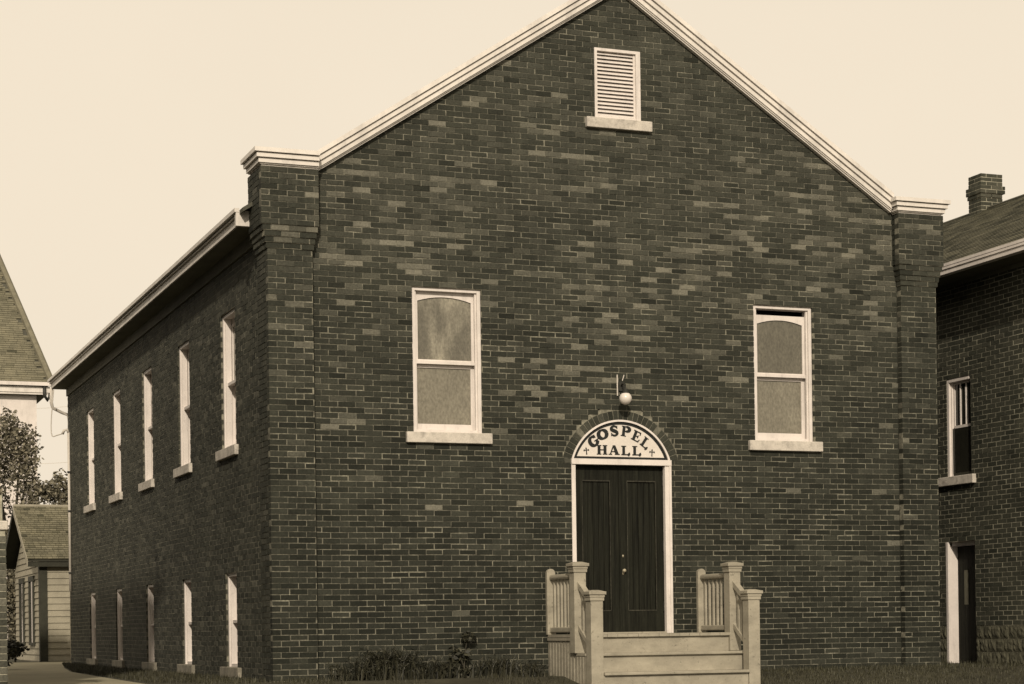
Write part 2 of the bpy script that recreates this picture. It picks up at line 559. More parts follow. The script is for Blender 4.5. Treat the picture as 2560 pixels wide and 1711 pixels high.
# mortar bed behind the ring
P = []
m_ = MB()
for k in range(40):
    a0 = th0 + (math.pi-2*th0)*k/40
    a1 = th0 + (math.pi-2*th0)*(k+1)/40
    m_.xz([(4.55+r*math.cos(a), AZC+r*math.sin(a)) for r, a in ((RING_I-0.002, a0), (RING_O+0.05, a0), (RING_O+0.05, a1), (RING_I-0.002, a1))], 0.0052, 0.09)
part("arch_mortar", m_, M_mortar, church)
# rear and right walls, inner core
core = MB()
core.box(0.22, 8.95, 16.55, 16.75, -0.2, 5.45)
core.box(8.95, 9.07, 0.44, 16.75, -0.2, 5.45)
core.xz([(0.22, 5.45), (9.07, 5.45), (CX, 8.4)], 16.6, 16.75)
for o_ in ():
    pass
part("rear_wall", core, M_brick, church, tone=True)
part("dark_interior", MB().box(0.6, 8.8, 0.30, 0.34, 0.0, 5.4).xz([(0.6, 5.4), (8.8, 5.4), (CX, 8.2)], 0.30, 0.34).box(0.40, 0.44, 0.5, 16.4, 0.0, 5.4), M_void, church)
part("brickwork", BR, M_brick, church, kind="stuff", tone=True)

# cornice: stepped mouldings on the piers and up the rakes
LAY = [(0.0, 0.016, 0.060), (0.016, 0.030, 0.080), (0.030, 0.078, 0.100), (0.078, 0.088, 0.085), (0.088, 0.136, 0.128), (0.136, 0.146, 0.105), (0.146, 0.196, 0.155)]
def cap(x0, x1, y0, y1, z, ends):
    m = MB()
    for a, b, pj in LAY:
        m.box(x0-(pj-0.07 if ends[0] else 0), x1+(pj-0.07 if ends[1] else 0), y0-(pj-0.07), y1+(pj-0.07), z+a, z+b)
    return m
zc = PI*CRS
part("pier_cap", cap(-0.085, 0.611, -0.17, 0.49-0.085, zc, (1, 0)), M_trim, church)
part("pier_cap", cap(8.547, 9.225, -0.17, 0.44, zc, (1, 1)), M_trim, church)
for sgn, xe in ((-1, 0.613), (1, 8.50)):
    m = MB()
    for a, b, pj in LAY:
        s_ = 1.22
        def P(x, h): return (x, TOP(x) - 0.239 + h*s_)
        x_in = CX
        poly = [P(xe, a), P(x_in, a), P(x_in, b), P(xe, b)]
        m.xz(poly, -(pj*0.9+0.005), 0.25)
    part("rake_cornice", m, M_trim, church)

# roof, eave, soffit
ez0, ez1 = 5.468, 5.625
def roof_slab(sgn):
    m = MB()
    xe = -0.20 if sgn < 0 else 9.36
    ze = ez1
    zr = ze + abs(CX-xe)*0.645
    m.xz([(xe, ze), (CX, zr-0.02), (CX, zr-0.12), (xe, ze-0.05)], 0.27, 16.95)
    return m
part("roof", roof_slab(-1), M_roof, church)
part("roof", roof_slab(1), M_roof, church)
m = MB()
m.box(-0.20, -0.175, 0.50, 16.92, ez0, ez1-0.055)
m.box(-0.245, 0.02, 0.435, 0.50, ez0-0.03, ez1-0.005)
part("fascia", m, M_trim, church)
m = MB()
m.box(-0.262, -0.205, 0.43, 16.95, ez1-0.026, ez1+0.022)
m.box(-0.225, -0.203, 0.501, 16.95, ez1-0.06, ez1-0.042)
part("eave_moulding", m, M_trim, church)
m = MB()
m.box(-0.178, SX+0.06, 0.46, 16.9, ez0-0.006, ez0+0.02)
m.box(SX-0.028, SX+0.02, 0.44, 16.74, ez0-0.16, ez0-0.006)
part("soffit", m, M_soffit, church)

# ------------------------------------------------------------------ windows
def arch_top(x0, x1, z0, z1, rise, n=9):
    """polygon under z1 with a segmental arch cut: returns a list of quads (spandrel)"""
    q = []
    c = (x0+x1)/2; hw = (x1-x0)/2
    for k in range(n):
        a, b = x0+(x1-x0)*k/n, x0+(x1-x0)*(k+1)/n
        za = z0 + rise*(1-((a-c)/hw)**2)
        zb = z0 + rise*(1-((b-c)/hw)**2)
        q.append([(a, za), (b, zb), (b, z1), (a, z1)])
    return q
def T_front(x, y, z): return (x, y, z)
def sash_window(parent, f, a, b, z0, z1, glass_u, glass_l, drop=0.0, arch=True, inset=0.025, deep=0.0):
    """f maps (along, depth, z) to the world; depth 0 = wall face, growing inwards"""
    def bx(m, u0, u1, d0, d1, za, zb):
        d0 += inset + (deep if d0 > 0.0701 else 0); d1 += inset + deep
        P0, P1 = f(u0, d0, za), f(u1, d1, zb)
        m.box(min(P0[0], P1[0]), max(P0[0], P1[0]), min(P0[1], P1[1]), max(P0[1], P1[1]), za, zb)
    def pz(m, poly, d0, d1):
        m.prism(poly, lambda u, z: f(u, d0+inset+deep, z), lambda u, z: f(u, d1+inset+deep, z))
    fr = MB()
    jw = 0.045
    bx(fr, a, a+jw, 0.005, 0.16, z0, z1); bx(fr, b-jw, b, 0.005, 0.16, z0, z1)
    bx(fr, a+jw, b-jw, 0.005, 0.16, z1-0.04, z1)
    bx(fr, a+jw, b-jw, 0.03, 0.16, z0, z0+0.04)
    bx(fr, a+jw, a+jw+0.022, 0.03, 0.065, z0+0.04, z1-0.04); bx(fr, b-jw-0.022, b-jw, 0.03, 0.065, z0+0.04, z1-0.04)
    win = part("window", fr, M_white, parent)
    zm = z0 + (z1-z0)*0.494
    ia, ib = a+jw, b-jw
    st = 0.052
    # upper sash stands nearer the street
    us = MB(); t = z1-0.04-drop
    bx(us, ia+0.002, ia+0.002+st, 0.072, 0.108, zm-0.02, t); bx(us, ib-0.002-st, ib-0.002, 0.072, 0.108, zm-0.02, t)
    if arch:
        for q in arch_top(ia+st, ib-st, t-0.115, t, 0.055): pz(us, q, 0.071, 0.109)
    else: bx(us, ia+st, ib-st, 0.071, 0.109, t-0.055, t)
    bx(us, ia+st, ib-st, 0.0705, 0.1085, zm-0.02, zm+0.025)
    part("upper_sash", us, M_white, win)
    part("meeting_rail", (lambda m: (bx(m, ia-0.002, ib+0.002, 0.0702-0.02, 0.074, zm-0.03, zm+0.008), m)[1])(MB()), M_white, win)
    ls = MB()
    bx(ls, ia+0.002, ia+0.002+st, 0.112, 0.148, z0+0.04, zm-0.021); bx(ls, ib-0.002-st, ib-0.002, 0.112, 0.148, z0+0.04, zm-0.021)
    bx(ls, ia+st, ib-st, 0.111, 0.149, z0+0.04, z0+0.115)
    bx(ls, ia+st, ib-st, 0.1105, 0.1485, zm-0.07, zm-0.021)
    part("lower_sash", ls, M_white, win)
    g = MB(); bx(g, ia+0.02, ib-0.02, 0.088, 0.094, zm, t-0.03); part("pane", g, glass_u, win)
    g = MB(); bx(g, ia+0.02, ib-0.02, 0.128, 0.134, z0+0.07, zm-0.04); part("pane", g, glass_l, win)
    return win, bx
for k, (a, b) in enumerate(W):
    win, bx = sash_window(church, T_front, a, b, wz0, wz1, M_glass_reflect if k == 0 else M_glass_d, M_glass, 0.0 if k == 0 else 0.075)
    win["label"] = "tall white sash window with cloud reflections painted into its upper pane" if k == 0 else "tall white sash window with its upper sash slipped down"
    s = MB().box(a-0.10, b+0.11, -0.055, 0.11, 42*CRS+0.004, wz0-0.002)
    part("sill", s, M_stone, win, bevel=0.008)
# louvred vent in the gable
m = MB()
m.box(lv[0], lv[0]+0.035, -0.012, 0.12, lz0, lz1).box(lv[1]-0.06, lv[1], -0.012, 0.12, lz0, lz1)
m.box(lv[0]+0.035, lv[1]-0.06, -0.012, 0.12, lz1-0.035, lz1).box(lv[0]+0.035, lv[1]-0.06, 0.0, 0.12, lz0, lz0+0.03)
m.box(lv[1]-0.085, lv[1]-0.06, 0.02, 0.12, lz0+0.03, lz1-0.035)
vent = part("louvre_vent", m, M_white, church)
sm = MB()
for z_ in range(1):
    sm.add([(lv[0]+0.035, 0.015, 0), (lv[1]-0.085, 0.015, 0), (lv[1]-0.085, 0.06, 0.043), (lv[0]+0.035, 0.06, 0.043),
            (lv[0]+0.035, 0.015, 0.010), (lv[1]-0.085, 0.015, 0.010), (lv[1]-0.085, 0.06, 0.053), (lv[0]+0.035, 0.06, 0.053)],
           [(0, 3, 2, 1), (4, 5, 6, 7), (0, 1, 5, 4), (1, 2, 6, 5), (2, 3, 7, 6), (3, 0, 4, 7)])
smesh = sm.mesh("slat"); smesh.materials.append(M_white)
NS = 17
for k in range(NS):
    shared("slat", smesh, (0, 0, lz0+0.035+k*(lz1-lz0-0.11)/(NS-1)), vent)
part("backing", MB().box(lv[0]+0.02, lv[1]-0.03, 0.10, 0.115, lz0+0.02, lz1-0.02), M_void, vent)
part("sill", MB().box(lv[0]-0.13, lv[1]+0.14, -0.06, 0.11, 101*CRS+0.004, lz0-0.002), M_stone, vent, bevel=0.008)
# side windows
def T_side(u, d, z): return (SX+d, u, z)
for k, (a, b) in enumerate(SW_U):
    win, _ = sash_window(church, T_side, a, b, wz0, wz1, M_glass, M_glass, 0.0, True, 0.02, 0.04)
    part("sill", MB().box(SX-0.05, SX+0.11, a-0.11, b+0.2, 42*CRS+0.004, wz0-0.002), M_stone, win, bevel=0.008)
for k, (a, b) in enumerate(SW_L):
    win, _ = sash_window(church, T_side, a, b, lo0, lo1, M_glass_d, M_glass_d, 0.0, True, 0.02, 0.04)
    part("sill", MB().box(SX-0.05, SX+0.11, a-0.20, b+0.22, 0.0, lo0-0.002), M_stone_d, win, bevel=0.008)


# ------------------------------------------------------------------ front door
m = MB()
m.box(3.865, 3.918, -0.012, 0.15, 0.505, 2.63).box(5.150, 5.235, -0.012, 0.05, 0.505, 2.63).box(5.172, 5.235, 0.05, 0.15, 0.505, 2.63)
m.box(5.205, 5.237, -0.024, -0.012, 0.505, 2.63)
m.box(3.862, 5.238, -0.03, 0.15, 2.63, 2.70)
dframe = part("door_frame", m, M_white, church)
part("threshold", MB().box(3.90, 5.20, -0.01, 0.16, 0.50, 0.525), M_step, dframe)
for side in (0, 1):
    x0, x1 = (3.922, 4.534) if side == 0 else (4.540, 5.168)
    m = MB()
    m.box(x0, x0+0.12, 0.075, 0.12, 0.53, 2.625).box(x1-0.12, x1, 0.075, 0.12, 0.53, 2.625)
    m.box(x0+0.12, x1-0.12, 0.076, 0.119, 2.43, 2.624).box(x0+0.12, x1-0.12, 0.076, 0.119, 0.53, 0.80)
    leaf = part("door", m, M_door, church)
    n_ = 5
    for k in range(n_):
        a = x0+0.12 + (x1-x0-0.24)*k/n_
        part("panel_board", MB().box(a+0.003, a+(x1-x0-0.24)/n_-0.003, 0.092+0.002*(k % 2), 0.112, 0.80, 2.43), M_door, leaf)
    mm = MB()
    mm.box(x0+0.115, x1-0.115, 0.070, 0.076, 2.425, 2.44).box(x0+0.115, x1-0.115, 0.070, 0.076, 0.79, 0.803)
    mm.box(x0+0.112, x0+0.122, 0.071, 0.076, 0.803, 2.425).box(x1-0.122, x1-0.112, 0.071, 0.076, 0.803, 2.425)
    part("panel_moulding", mm, M_doorworn, leaf)
    if side == 1:
        h = MB().box(x0+0.038, x0+0.062, 0.070, 0.075, 1.25, 1.30)
        h.tube([(x0+0.05, 0.072, 1.30), (x0+0.05, 0.04, 1.30)], 0.008)
        h.box(x0+0.04, x0+0.06, 0.069, 0.075, 1.47, 1.50)
        h.lathe((x0+0.05, 0.036, 1.30), [(0.0, -0.024), (0.018, -0.018), (0.026, 0), (0.018, 0.018), (0, 0.024)], 12)
        part("handle", h, M_brass, leaf, smooth=True)
for zz in (0.78, 1.55, 2.38):
    part("hinge", MB().box(5.140, 5.174, 0.052, 0.076, zz, zz+0.13), M_metal, dframe)

# ------------------------------------------------------------------ painted sign in the arch
sign = thing("sign", (4.55, 0, 2.70), "cream half-round sign reading GOSPEL HALL above the front door", "sign")
def arc_poly(r, zb, n=40):
    a0 = math.asin((zb-AZC)/r)
    return [(4.55+r*math.cos(a0+(math.pi-2*a0)*k/n), AZC+r*math.sin(a0+(math.pi-2*a0)*k/n)) for k in range(n+1)]
part("board", MB().xz(arc_poly(0.690, 2.703), 0.012, 0.10), M_black, sign)
part("field", MB().xz(arc_poly(0.650, 2.732), 0.007, 0.02), M_field, sign)
m = MB()
n = 40
for k in range(n):
    a0 = math.asin((2.703-AZC)/0.70)
    t0, t1 = a0+(math.pi-2*a0)*k/n, a0+(math.pi-2*a0)*(k+1)/n
    m.xz([(4.55+r*math.cos(t), AZC+r*math.sin(t)) for r, t in ((0.688, t0), (0.712, t0), (0.712, t1), (0.688, t1))], -0.012, 0.06)
part("arch_trim", m, M_white, sign)
def ribbon(pts, ws):
    """quads along a polyline with varying width"""
    q = []
    L = []
    for i, (x, y) in enumerate(pts):
        xa, ya = pts[max(i-1, 0)]; xb, yb = pts[min(i+1, len(pts)-1)]
        dx, dy = xb-xa, yb-ya
        l = math.hypot(dx, dy) or 1
        wv = ws[i]*1.5/2
        L.append(((x-dy/l*wv, y+dx/l*wv), (x+dy/l*wv, y-dx/l*wv)))
    for i in range(len(pts)-1):
        q.append([L[i][0], L[i+1][0], L[i+1][1], L[i][1]])
    return q
def rc(a, b, c, d): return [(a, b), (c, b), (c, d), (a, d)]
def arcp(cx, cy, rx, ry, a0, a1, n=14):
    return [(cx+rx*math.cos(rad(a0+(a1-a0)*k/n)), cy+ry*math.sin(rad(a0+(a1-a0)*k/n))) for k in range(n+1)]
def wid(pts, c, lo, hi):
    out = []
    for x, y in pts:
        out.append(lo+(hi-lo)*min(1, abs(x-c)/0.33))
    return out
GL = {}
p = arcp(0.5, 0.5, 0.37, 0.42, 48, 335, 20)
GL['G'] = ribbon(p, wid(p, 0.5, 0.13, 0.24)) + [rc(0.72, 0.12, 0.92, 0.48), rc(0.55, 0.40, 1.0, 0.50), [(0.68, 0.72), (0.86, 0.66), (0.86, 1.0), (0.78, 0.98)]]
p = arcp(0.5, 0.5, 0.39, 0.42, 0, 360, 26)
GL['O'] = ribbon(p, wid(p, 0.5, 0.12, 0.24))
p = arcp(0.5, 0.72, 0.30, 0.22, 25, 200, 10) + [(0.30, 0.60), (0.5, 0.51), (0.70, 0.40)] + arcp(0.5, 0.28, 0.30, 0.22, 10, -155, 10)
GL['S'] = ribbon(p, [0.13+0.11*math.exp(-((i-11.5)/4.5)**2) for i in range(len(p))]) + [[(0.76, 0.66), (0.86, 0.66), (0.88, 1.0), (0.76, 0.9)], [(0.12, 0.0), (0.24, 0.10), (0.24, 0.34), (0.14, 0.34)]]
p = arcp(0.52, 0.72, 0.34, 0.22, 90, -90, 12)
GL['P'] = [rc(0.17, 0.04, 0.45, 0.96), rc(0.06, 0, 0.58, 0.1), rc(0.08, 0.9, 0.5, 1.0), rc(0.4, 0.88, 0.53, 1.0), rc(0.4, 0.44, 0.53, 0.56)] + ribbon(p, wid(p, 0.52, 0.12, 0.22))
GL['E'] = [rc(0.17, 0.04, 0.45, 0.96), rc(0.06, 0.0, 0.88, 0.12), rc(0.06, 0.88, 0.84, 1.0), rc(0.4, 0.45, 0.66, 0.56), [(0.76, 0.1), (0.88, 0.1), (0.95, 0.32), (0.86, 0.32)], rc(0.75, 0.7, 0.85, 0.9), rc(0.6, 0.36, 0.7, 0.65)]
GL['L'] = [rc(0.17, 0.04, 0.45, 0.96), rc(0.06, 0.9, 0.58, 1.0), rc(0.06, 0.0, 0.84, 0.13), [(0.70, 0.1), (0.84, -0.06), (1.0, 0.06), (0.95, 0.30), (0.86, 0.30)], [(0.70, 0.02), (0.80, -0.12), (0.92, -0.08), (0.9, 0.06)]]
GL['H'] = [rc(0.09, 0.04, 0.35, 0.96), rc(0.63, 0.04, 0.89, 0.96), rc(0.3, 0.44, 0.68, 0.56)] + [rc(x, z, x+0.42, z+0.1) for x in (0.01, 0.55) for z in (0, 0.9)]
GL['A'] = [[(0.08, 0.04), (0.2, 0.04), (0.52, 1.0), (0.40, 1.0)], [(0.62, 0.04), (0.96, 0.04), (0.62, 1.0), (0.36, 1.0)], rc(0.24, 0.28, 0.74, 0.39), rc(-0.02, 0, 0.32, 0.1), rc(0.56, 0, 1.04, 0.1)]
p = arcp(0.5, 0.6, 0.3, 0.22, 200, 330, 8)
GL['+'] = [rc(0.42, 0.0, 0.58, 0.9), [(0.36, 0.82), (0.5, 0.72), (0.64, 0.82), (0.5, 1.04)], rc(0.12, 0.55, 0.88, 0.67), [(0.0, 0.5), (0.16, 0.46), (0.2, 0.74), (0.06, 0.72)], [(1.0, 0.5), (0.84, 0.46), (0.8, 0.74), (0.94, 0.72)], [(0.38, 0.1), (0.5, -0.04), (0.62, 0.1), (0.5, 0.22)]]
def letter(ch, cxp, cyp, wd, ht, rot):
    """placed by its centre; the pieces get slightly different thickness so that none is coplanar"""
    cx = 4.55 + (cxp-835)*0.00141
    cz = 2.706 + (893-cyp)*0.00127
    c, s = math.cos(rad(rot)), math.sin(rad(rot))
    if ch != '+': wd *= 1.12; ht *= 1.02
    m = MB()
    for i, q in enumerate(GL[ch]):
        P = []
        for x, y in q:
            a, b = (x-0.5)*wd, (y-0.5)*ht
            P.append((cx+a*c-b*s, cz+a*s+b*c))
        m.xz(P, 0.0035-0.00005*(i % 23), 0.0075)
    part("letter" if ch != '+' else "ornament", m, M_black, sign)
for a in (('G', 570, 722, .125, .135, 34), ('O', 658, 653, .13, .125, 20), ('S', 772, 616, .115, .13, 6), ('P', 884, 618, .125, .13, -8), ('E', 990, 663, .12, .13, -24), ('L', 1078, 727, .115, .13, -36),
          ('H', 652, 806, .135, .118, 0), ('A', 768, 806, .130, .118, 0), ('L', 880, 808, .118, .118, 0), ('L', 988, 808, .120, .118, 0), ('+', 499, 820, .078, .092, 6), ('+', 1141, 825, .078, .092, -3)):
    letter(*a)

# ------------------------------------------------------------------ globe lamp over the door
lamp = thing("wall_lamp", (4.55, 0, 3.46), "white globe lamp on a dark bracket above the arched sign", "lamp")
part("bracket", MB().box(4.525, 4.60, -0.02, 0.0, 3.56, 3.68).tube([(4.56, -0.01, 3.62), (4.55, -0.07, 3.645), (4.54, -0.14, 3.635), (4.53, -0.195, 3.59), (4.53, -0.2, 3.545)], 0.012), M_metal, lamp)
part("socket", MB().lathe((4.53, -0.2, 3.52), [(0, 0.05), (0.028, 0.045), (0.038, 0.0), (0.046, -0.006), (0.046, -0.012), (0, -0.012)], 16), M_metal, lamp, smooth=True)
gp = [(0.079*math.sin(math.pi*k/14), -0.079*math.cos(math.pi*k/14)) for k in range(15)]
part("globe", MB().lathe((4.53, -0.2, 3.445), gp, 28), M_globe, lamp, smooth=True)
part("conduit", MB().tube([(4.505, -0.011, 3.50), (4.505, -0.011, 3.765)], 0.009).tube([(4.575, -0.010, 3.69), (4.60, -0.010, 3.765)], 0.006), M_conduit, lamp)

# ------------------------------------------------------------------ front steps
steps = thing("front_steps", (4.6, -0.7, 0), "painted wooden front steps with railings and square newel posts", "steps")
LZ = 0.505
np_ = 16
for k in range(np_):
    a = 3.505+2.205*k/np_
    part("deck_plank", MB().box(a+0.002, a+2.205/np_-0.002, -0.925+R.uniform(-.003, .003), -0.03, LZ-0.036, LZ+R.uniform(-0.002, 0.001)), M_step, steps)
for (y, zt, xa, xb) in ((-1.175, 0.278, 3.52, 5.73), (-1.43, 0.052, 3.664, 5.576)):
    part("tread", MB().box(xa, xb, y, y+0.30, zt-0.034, zt), M_step, steps, bevel=0.006)
for (y, za, zb, xa, xb) in ((-0.885, 0.278, LZ-0.037, 3.64, 5.58), (-1.135, 0.052, 0.243, 3.60, 5.64), (-1.385, -0.25, 0.017, 3.664, 5.576)):
    part("riser", MB().box(xa, xb, y, y+0.022, za, zb), M_step, steps)
def newel(x0, x1, y0, y1, z0, z1):
    m = MB().box(x0, x1, y0, y1, z0, z1)
    o = part("newel_post", m, M_step, steps, bevel=0.005)
    c = MB()
    c.box(x0-0.012, x1+0.012, y0-0.012, y1+0.012, z1-0.075, z1-0.035)
    c.box(x0-0.032, x1+0.032, y0-0.032, y1+0.032, z1-0.003, z1+0.034)
    c.box(x0-0.018, x1+0.018, y0-0.018, y1+0.018, z1-0.035, z1-0.003)
    xm, ym = (x0+x1)/2, (y0+y1)/2
    i = len(c.v)
    c.add([(x0-0.02, y0-0.02, z1+0.034), (x1+0.02, y0-0.02, z1+0.034), (x1+0.02, y1+0.02, z1+0.034), (x0-0.02, y1+0.02, z1+0.034), (xm-.04, ym-.04, z1+0.052), (xm+.04, ym-.04, z1+0.052), (xm+.04, ym+.04, z1+0.052), (xm-.04, ym+.04, z1+0.052)],
          [(0, 1, 5, 4), (1, 2, 6, 5), (2, 3, 7, 6), (3, 0, 4, 7), (4, 5, 6, 7)])
    part("post_cap", c, M_step, o, bevel=0.004)
for (xa, xb, pr) in ((3.49, 3.645, 0), (5.57, 5.722, 1)):
    newel(xa, xb, -0.935, -0.785, 0.28, 1.325)
    newel(xa+0.012, xb+0.014, -1.40, -1.245, -0.3, 0.975)
    xm = (xa+xb)/2
    # half post on the wall, rounded at the top
    pw = [(xa+0.008, LZ)] + [(xa+0.008+0.11, LZ)] + [(xa+0.063+0.055*math.cos(math.pi*k/10), 1.265+0.055*math.sin(math.pi*k/10)) for k in range(11)]
    part("wall_post", MB().xz(pw, -0.052, -0.002), M_step, steps)
    part("handrail", MB().box(xm-0.045, xm+0.045, -0.786, -0.05, 1.178, 1.245), M_step, steps, bevel=0.025)
    part("bottom_rail", MB().box(xm-0.04, xm+0.04, -0.786, -0.05, 0.53, 0.595), M_step, steps, bevel=0.012)
    for k in range(6):
        y = -0.125 - 0.109*k
        part("baluster", MB().box(xm-0.014, xm+0.014, y-0.016, y+0.016, 0.594, 1.18), M_step, steps)
    # sloping rails down to the lower post
    for (za, zb, hh) in ((1.14, 0.94, 0.075), (0.62, 0.40, 0.06)):
        part("sloping_rail", MB().yz([(-0.93, za), (-1.25, zb), (-1.25, zb-hh), (-0.93, za-hh)], xm-0.035, xm+0.035), M_step, steps)
    for y in (-1.03, -1.13):
        t = (-0.93-y)/0.32
        part("baluster", MB().box(xm-0.019, xm+0.019, y-0.021, y+0.021, 0.60-0.22*t, 1.08-0.20*t), M_step, steps)
    # vertical boards closing the sides
    xs_ = xa+0.03 if pr == 0 else xb-0.04
    for k in range(9):
        y = -0.045-0.093*k
        part("skirt_slat", MB().box(xs_, xs_+0.018, y-0.036, y+0.036, -0.12+R.uniform(0, .03), LZ-0.05), M_step, steps)
    for k in range(4):
        y = -0.895-0.09*k
        part("skirt_slat", MB().box(xs_+0.002, xs_+0.02, y-0.034, y+0.034, -0.2+R.uniform(0, .03), 0.24), M_step, steps)
    part("skirt_rail", MB().box(xs_-0.014, xs_-0.001, -0.86, -0.02, LZ-0.075, LZ-0.042), M_step, steps)
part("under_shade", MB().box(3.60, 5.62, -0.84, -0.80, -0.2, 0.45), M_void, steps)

# ------------------------------------------------------------------ neighbour on the right
XR = 10.6
nb = thing("brick_house", (XR, 1, 0), "dark brick house with shingled roof and chimney at the right edge", "house")
hb, hm = MB(), MB()
h_cand = []
dr = (1.18, 1.90, -0.09, 26*CRS)
wn = (1.24, 1.85, 40*CRS, 61*CRS)
FND = 8*CRS
def holes_nb(z0, z1):
    zm = (z0+z1)/2
    h = []
    if zm < dr[3]: h.append(dr[:2])
    if wn[2] < zm < wn[3]: h.append(wn[:2])
    if 38*CRS < zm < 40*CRS: h.append((wn[0]-0.11, wn[1]+0.2))
    return h
lay(hb, hm, 'y', -2.6, 4.6, 8, 83, XR, 0.12, holes_nb, lambda u, z: max(0, min(0.75, R.gauss(0.40, 0.1))), None, h_cand, proud=0.0015, jm=1.6)
nwall = part("wall", hm, M_hmortar, nb)
h_cand.sort(key=lambda c: c[0])
ub2 = MB().box(0.0, 1.0, -0.5, 0.5, -0.5, 0.5).mesh("brick")
ub2.materials.append(M_hbrick1)
cnt = 0
for (d, c, ax, t, ln, dep, hh) in h_cand:
    if c.y > -0.05 and cnt < 235:
        shared("brick", ub2, c, nwall, None, (t, t, t, 1), (dep-0.001, ln, hh)); cnt += 1
    else:
        hb.box(c.x, c.x+dep-0.001, c.y-ln/2, c.y+ln/2, c.z-hh/2, c.z+hh/2, t, 0.001)
# front and inner walls
hb.box(XR+0.13, 17.4, -2.6, -2.45, 0, 5.6, 0.3)
hb.box(XR+0.13, 17.4, 10.4, 10.5, 0, 5.6, 0.3)
hb.box(XR+0.02, XR+0.14, 4.61, 10.4, -0.2, 5.6, 0.3)
hb.box(17.3, 17.4, -2.45, 10.4, 0, 5.6, 0.3)
part("brickwork", hb, M_hbrick, nb, kind="stuff", tone=True)
part("dark_interior", MB().box(XR+0.25, XR+0.28, -2.4, 4.4, 0, 5.4), M_void, nb)
# rock-faced block foundation
fnd = part("foundation", MB().box(XR+0.005, XR+0.2, -2.6, dr[0]-0.004, -0.4, FND-0.002).box(XR+0.005, XR+0.2, dr[1]+0.004, 4.6, -0.4, FND-0.002), M_hmortar, nb)
def rock_block(y0, y1, z0, z1):
    m = MB()
    ny, nz = 6, 4
    vs, fs = [], []
    for j in range(nz+1):
        for i in range(ny+1):
            e = i in (0, ny) or j in (0, nz)
            vs.append((XR - (0.002 if e else R.uniform(0.006, 0.022)), y0+(y1-y0)*i/ny + (0 if e else R.uniform(-.01, .01)), z0+(z1-z0)*j/nz + (0 if e else R.uniform(-.008, .008))))
    for j in range(nz):
        for i in range(ny):
            a = j*(ny+1)+i
            fs.append((a, a+ny+1, a+ny+2, a+1))
    m.add(vs, fs)
    m.box(XR-0.001, XR+0.05, y0+.001, y1-.001, z0+.001, z1-.001)
    return m
for r_ in range(4):
    z1 = FND-0.006-0.185*r_
    y = -0.8 + (0.1 if r_ % 2 else 0)
    while y < 2.4:
        y2 = min(y+0.195, 4.5)
        for a, b in intervals(y, y2, [(dr[0]-0.01, dr[1]+0.01)]):
            if b-a > 0.05: part("block", rock_block(a+0.005, b-0.005, z1-0.175, z1), M_block, fnd)
        y += 0.20
# roof, gutter, chimney
OX = XR-0.42
rz0, RX, RZ = 5.66, 13.65, 7.50
rs = MB()
sl_ = math.atan2(RZ-rz0, RX-OX)
ln_ = math.hypot(RZ-rz0, RX-OX)
def shingles(P0, du, dv, nrm, lu, lv_, expo, wdt, keep=None, thick=0.012, tone=(0.25, 0.14)):
    """individual tabs laid on a slope; joined, because each is only a few pixels"""
    m = MB()
    rows = int(lv_/expo)
    for r_ in range(rows+1):
        off = R.uniform(0, wdt)
        u = -off
        while u < lu:
            w_ = wdt*R.uniform(0.75, 1.25)
            a, b = max(u+0.004, 0), min(u+w_-0.004, lu)
            u += w_
            if b-a < 0.02: continue
            v0, v1 = r_*expo + R.uniform(-0.003, 0.003), min((r_+1)*expo+0.02, lv_)
            if v1 <= v0: continue
            if keep and not keep((a+b)/2, v0): continue
            t = max(0, min(1, R.gauss(*tone)))
            if R.random() < 0.03: t = 0.0
            A = P0+du*a+dv*v0; B = P0+du*b+dv*v0; Cc = P0+du*b+dv*v1; D = P0+du*a+dv*v1
            h0, h1 = nrm*thick, nrm*0.001
            m.add([A, B, Cc, D, A+h0, B+h0, Cc+h1, D+h1], [(4, 5, 6, 7), (0, 1, 5, 4), (1, 2, 6, 5), (3, 0, 4, 7)], t)
    return m
RIDGE_Y0, RIDGE_Y1 = -3.0, 10.9
def roof_plane(name, pts, thick, mat, parent):
    m = MB()
    n = len(pts)
    m.add([Vector(p) for p in pts] + [Vector(p)-Vector((0, 0, thick)) for p in pts], [tuple(range(n)), tuple(reversed(range(n, 2*n)))] + [(i, i+n, (i+1) % n+n, (i+1) % n) for i in range(n)])
    return part(name, m, mat, parent)
HB = RX-OX
roof_n = roof_plane("roof", [(OX, -3.0, rz0), (RX, -3.0+0.0, RZ), (RX, 10.9-HB, RZ), (OX, 10.9, rz0)], 0.05, M_roof, nb)
roof_plane("roof", [(RX, -3.0, RZ), (2*RX-OX, -3.0, rz0), (2*RX-OX, 10.9, rz0), (RX, 10.9-HB, RZ)], 0.05, M_roof, nb)
roof_plane("roof", [(OX, 10.9, rz0), (RX, 10.9-HB, RZ), (2*RX-OX, 10.9, rz0)], 0.05, M_roof, nb)
dv_ = Vector((RX-OX, 0, RZ-rz0)).normalized()
sh = shingles(Vector((OX-0.02, -2.9, rz0+0.004)), Vector((0, 1, 0)), dv_, Vector((-dv_.z, 0, dv_.x)), 13.7, ln_, 0.115, 0.22,
              keep=lambda u, v: u < 13.8 - v*HB/ln_)
part("shingles", sh, M_shingle3, roof_n, kind="stuff", tone=True)
part("ridge_cap", MB().tube([(RX, -3.0, RZ+0.01), (RX, 10.9-HB, RZ+0.01)], 0.035, 6), M_roof, roof_n)
g = MB().box(OX-0.11, OX-0.01, -3.0, 10.9, rz0-0.035, rz0+0.005).box(OX-0.105, OX-0.005, -3.0, 10.9, rz0-0.075, rz0-0.038)
g.box(OX-0.09, OX+0.02, -3.0, 10.9, rz0-0.14, rz0-0.06)
part("gutter", g, M_white, nb)
